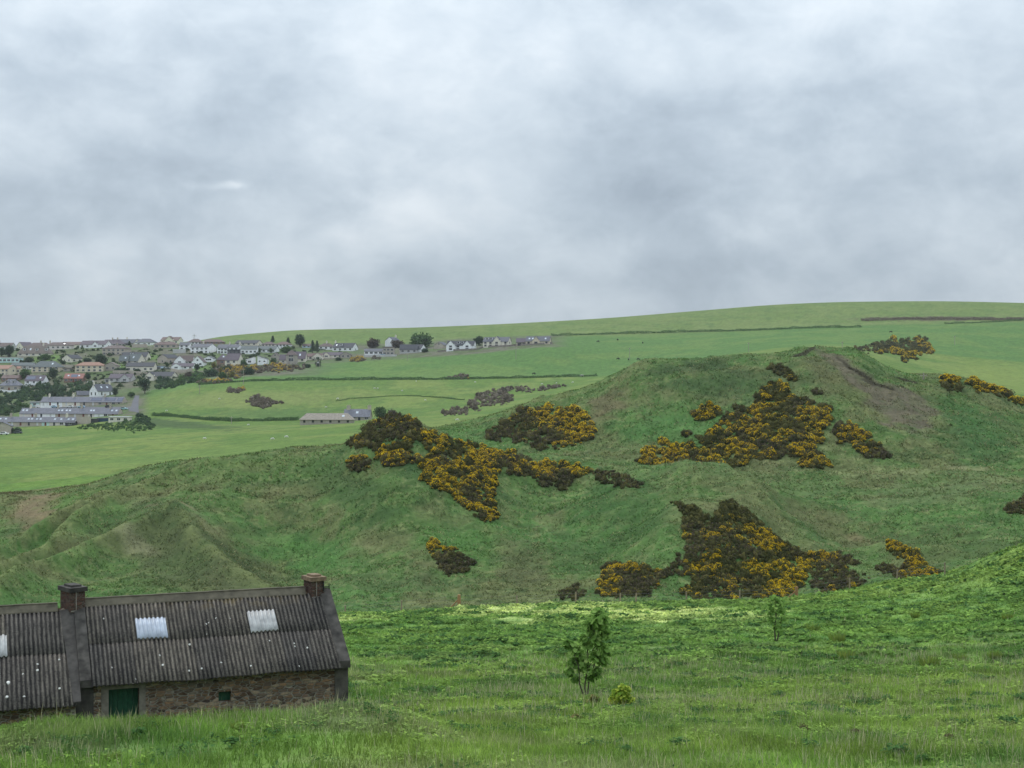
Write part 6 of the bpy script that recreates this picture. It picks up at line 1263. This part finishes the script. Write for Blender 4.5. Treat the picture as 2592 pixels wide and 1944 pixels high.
# ------------------------------------------------------------------ sky and light
SUN_EL, SUN_AZ = math.radians(50), math.radians(322)     # azimuth from +y, clockwise
def sky():
    w = bpy.data.worlds.new('World'); scene.world = w; w.use_nodes = True; t = w.node_tree; t.nodes.clear()
    st = N(t, 'ShaderNodeTexSky', sky_type='NISHITA'); st.sun_disc = False; st.sun_elevation = SUN_EL; st.sun_rotation = SUN_AZ
    bg1 = N(t, 'ShaderNodeBackground', i_Strength=.08); t.links.new(st.outputs[0], bg1.inputs[0])
    g = N(t, 'ShaderNodeTexCoord').outputs['Generated']; sp = N(t, 'ShaderNodeSeparateXYZ'); t.links.new(g, sp.inputs[0]); x, y, z = sp.outputs
    # overcast cloud: billows over the whole dome, flattened a little towards the horizon
    def cn(scale, det, rough, dist, off):
        mp = N(t, 'ShaderNodeMapping'); t.links.new(g, mp.inputs[0]); mp.inputs['Location'].default_value = off; mp.inputs['Scale'].default_value = (scale, scale, scale*1.55)
        return noise(t, 1.0, det, mp.outputs[0], rough, dist)
    a = cn(4.2, 4, .5, .3, (1.3, 4.1, 0)); b = cn(10.5, 6, .56, .35, (7.7, 2.2, 1)); c = cn(27.0, 6, .6, .3, (3.1, 9.4, 2))
    f = mathn(t, 'ADD', mathn(t, 'MULTIPLY', a, .40), mathn(t, 'ADD', mathn(t, 'MULTIPLY', b, .36), mathn(t, 'MULTIPLY', c, .24)))
    # individual dark cloud bellies and bright gaps, each at its place in the sky
    ty = mathn(t, 'MAXIMUM', y, .05); tx = mathn(t, 'DIVIDE', x, ty); tz = mathn(t, 'DIVIDE', z, ty)
    wx = mathn(t, 'MULTIPLY', mathn(t, 'SUBTRACT', b, .5), .16); wz = mathn(t, 'MULTIPLY', mathn(t, 'SUBTRACT', a, .5), .09)
    tx = mathn(t, 'ADD', tx, wx); tz = mathn(t, 'ADD', tz, wz)
    def blob(px, py, rx, ry, k):
        du = mathn(t, 'MULTIPLY', mathn(t, 'SUBTRACT', tx, (px-1106)/3000), 3000/rx); dv = mathn(t, 'MULTIPLY', mathn(t, 'SUBTRACT', tz, (829-py)/3000), 3000/ry)
        r = mathn(t, 'ADD', mathn(t, 'MULTIPLY', du, du), mathn(t, 'MULTIPLY', dv, dv)); return mathn(t, 'MULTIPLY', mathn(t, 'EXPONENT', mathn(t, 'MULTIPLY', r, -1.0)), k)
    s = f
    for q in BLOBS: s = mathn(t, 'ADD', s, blob(*q))
    col = ramp(t, s, [(.27, (.285, .340, .402)), (.41, (.375, .440, .505)), (.53, (.475, .540, .600)), (.66, (.585, .640, .688)), (.85, (.68, .73, .77))])
    lift = mathn(t, 'MULTIPLY_ADD', mathn(t, 'MAXIMUM', z, 0.0), SKY_LIFT, SKY_BASE)        # overcast sky: brightest overhead
    bg2 = N(t, 'ShaderNodeBackground'); t.links.new(col, bg2.inputs[0]); t.links.new(lift, bg2.inputs[1])
    mx = N(t, 'ShaderNodeMixShader', i_0=.95); t.links.new(bg1.outputs[0], mx.inputs[1]); t.links.new(bg2.outputs[0], mx.inputs[2])
    o = N(t, 'ShaderNodeOutputWorld'); t.links.new(mx.outputs[0], o.inputs[0]); w.cycles.sampling_method = 'MANUAL'; w.cycles.sample_map_resolution = 512
SKY_LIFT, SKY_BASE = 1.95, .90
BLOBS = [(1350, 420, 260, 130, -.15), (1230, 250, 200, 110, -.10), (70, 440, 230, 110, -.12), (720, 420, 200, 70, -.07), (1650, 300, 160, 120, -.05), (492, 421, 36, 9, .20), (425, 428, 62, 9, .09), (960, 430, 150, 50, .12), (1020, 330, 260, 40, .05), (700, 60, 250, 60, .07), (560, 180, 420, 90, .06), (1950, 170, 420, 170, .02), (1700, 60, 300, 90, -.06), (120, 130, 260, 90, -.04), (1000, 620, 900, 60, -.05), (200, 560, 200, 60, .06), (1750, 520, 400, 60, .04)]
sky()
L = bpy.data.lights.new('sun', 'SUN'); L.energy = 1.35; L.angle = math.radians(14); L.color = (1, .965, .92)
lo = bpy.data.objects.new('sun', L); COL.objects.link(lo)
d = Vector((math.sin(SUN_AZ)*math.cos(SUN_EL), math.cos(SUN_AZ)*math.cos(SUN_EL), math.sin(SUN_EL)))
lo.rotation_euler = (-d).to_track_quat('-Z', 'Y').to_euler()
cam = bpy.data.cameras.new('camera'); cam.sensor_width = 36; cam.lens = 36*F/2592; cam.clip_end = 8000; cam.clip_start = .1
co = bpy.data.objects.new('camera', cam); COL.objects.link(co); co.location = (0, 0, 0); co.rotation_euler = (math.radians(90), 0, 0); scene.camera = co
scene.view_settings.view_transform = 'Standard'; scene.view_settings.look = 'None'; scene.view_settings.exposure = 0.18; scene.view_settings.gamma = 1
scene.cycles.max_bounces = 5; scene.cycles.diffuse_bounces = 3; scene.cycles.transmission_bounces = 3; scene.cycles.volume_bounces = 0; scene.cycles.use_adaptive_sampling = True
scene.cycles.use_denoising = True
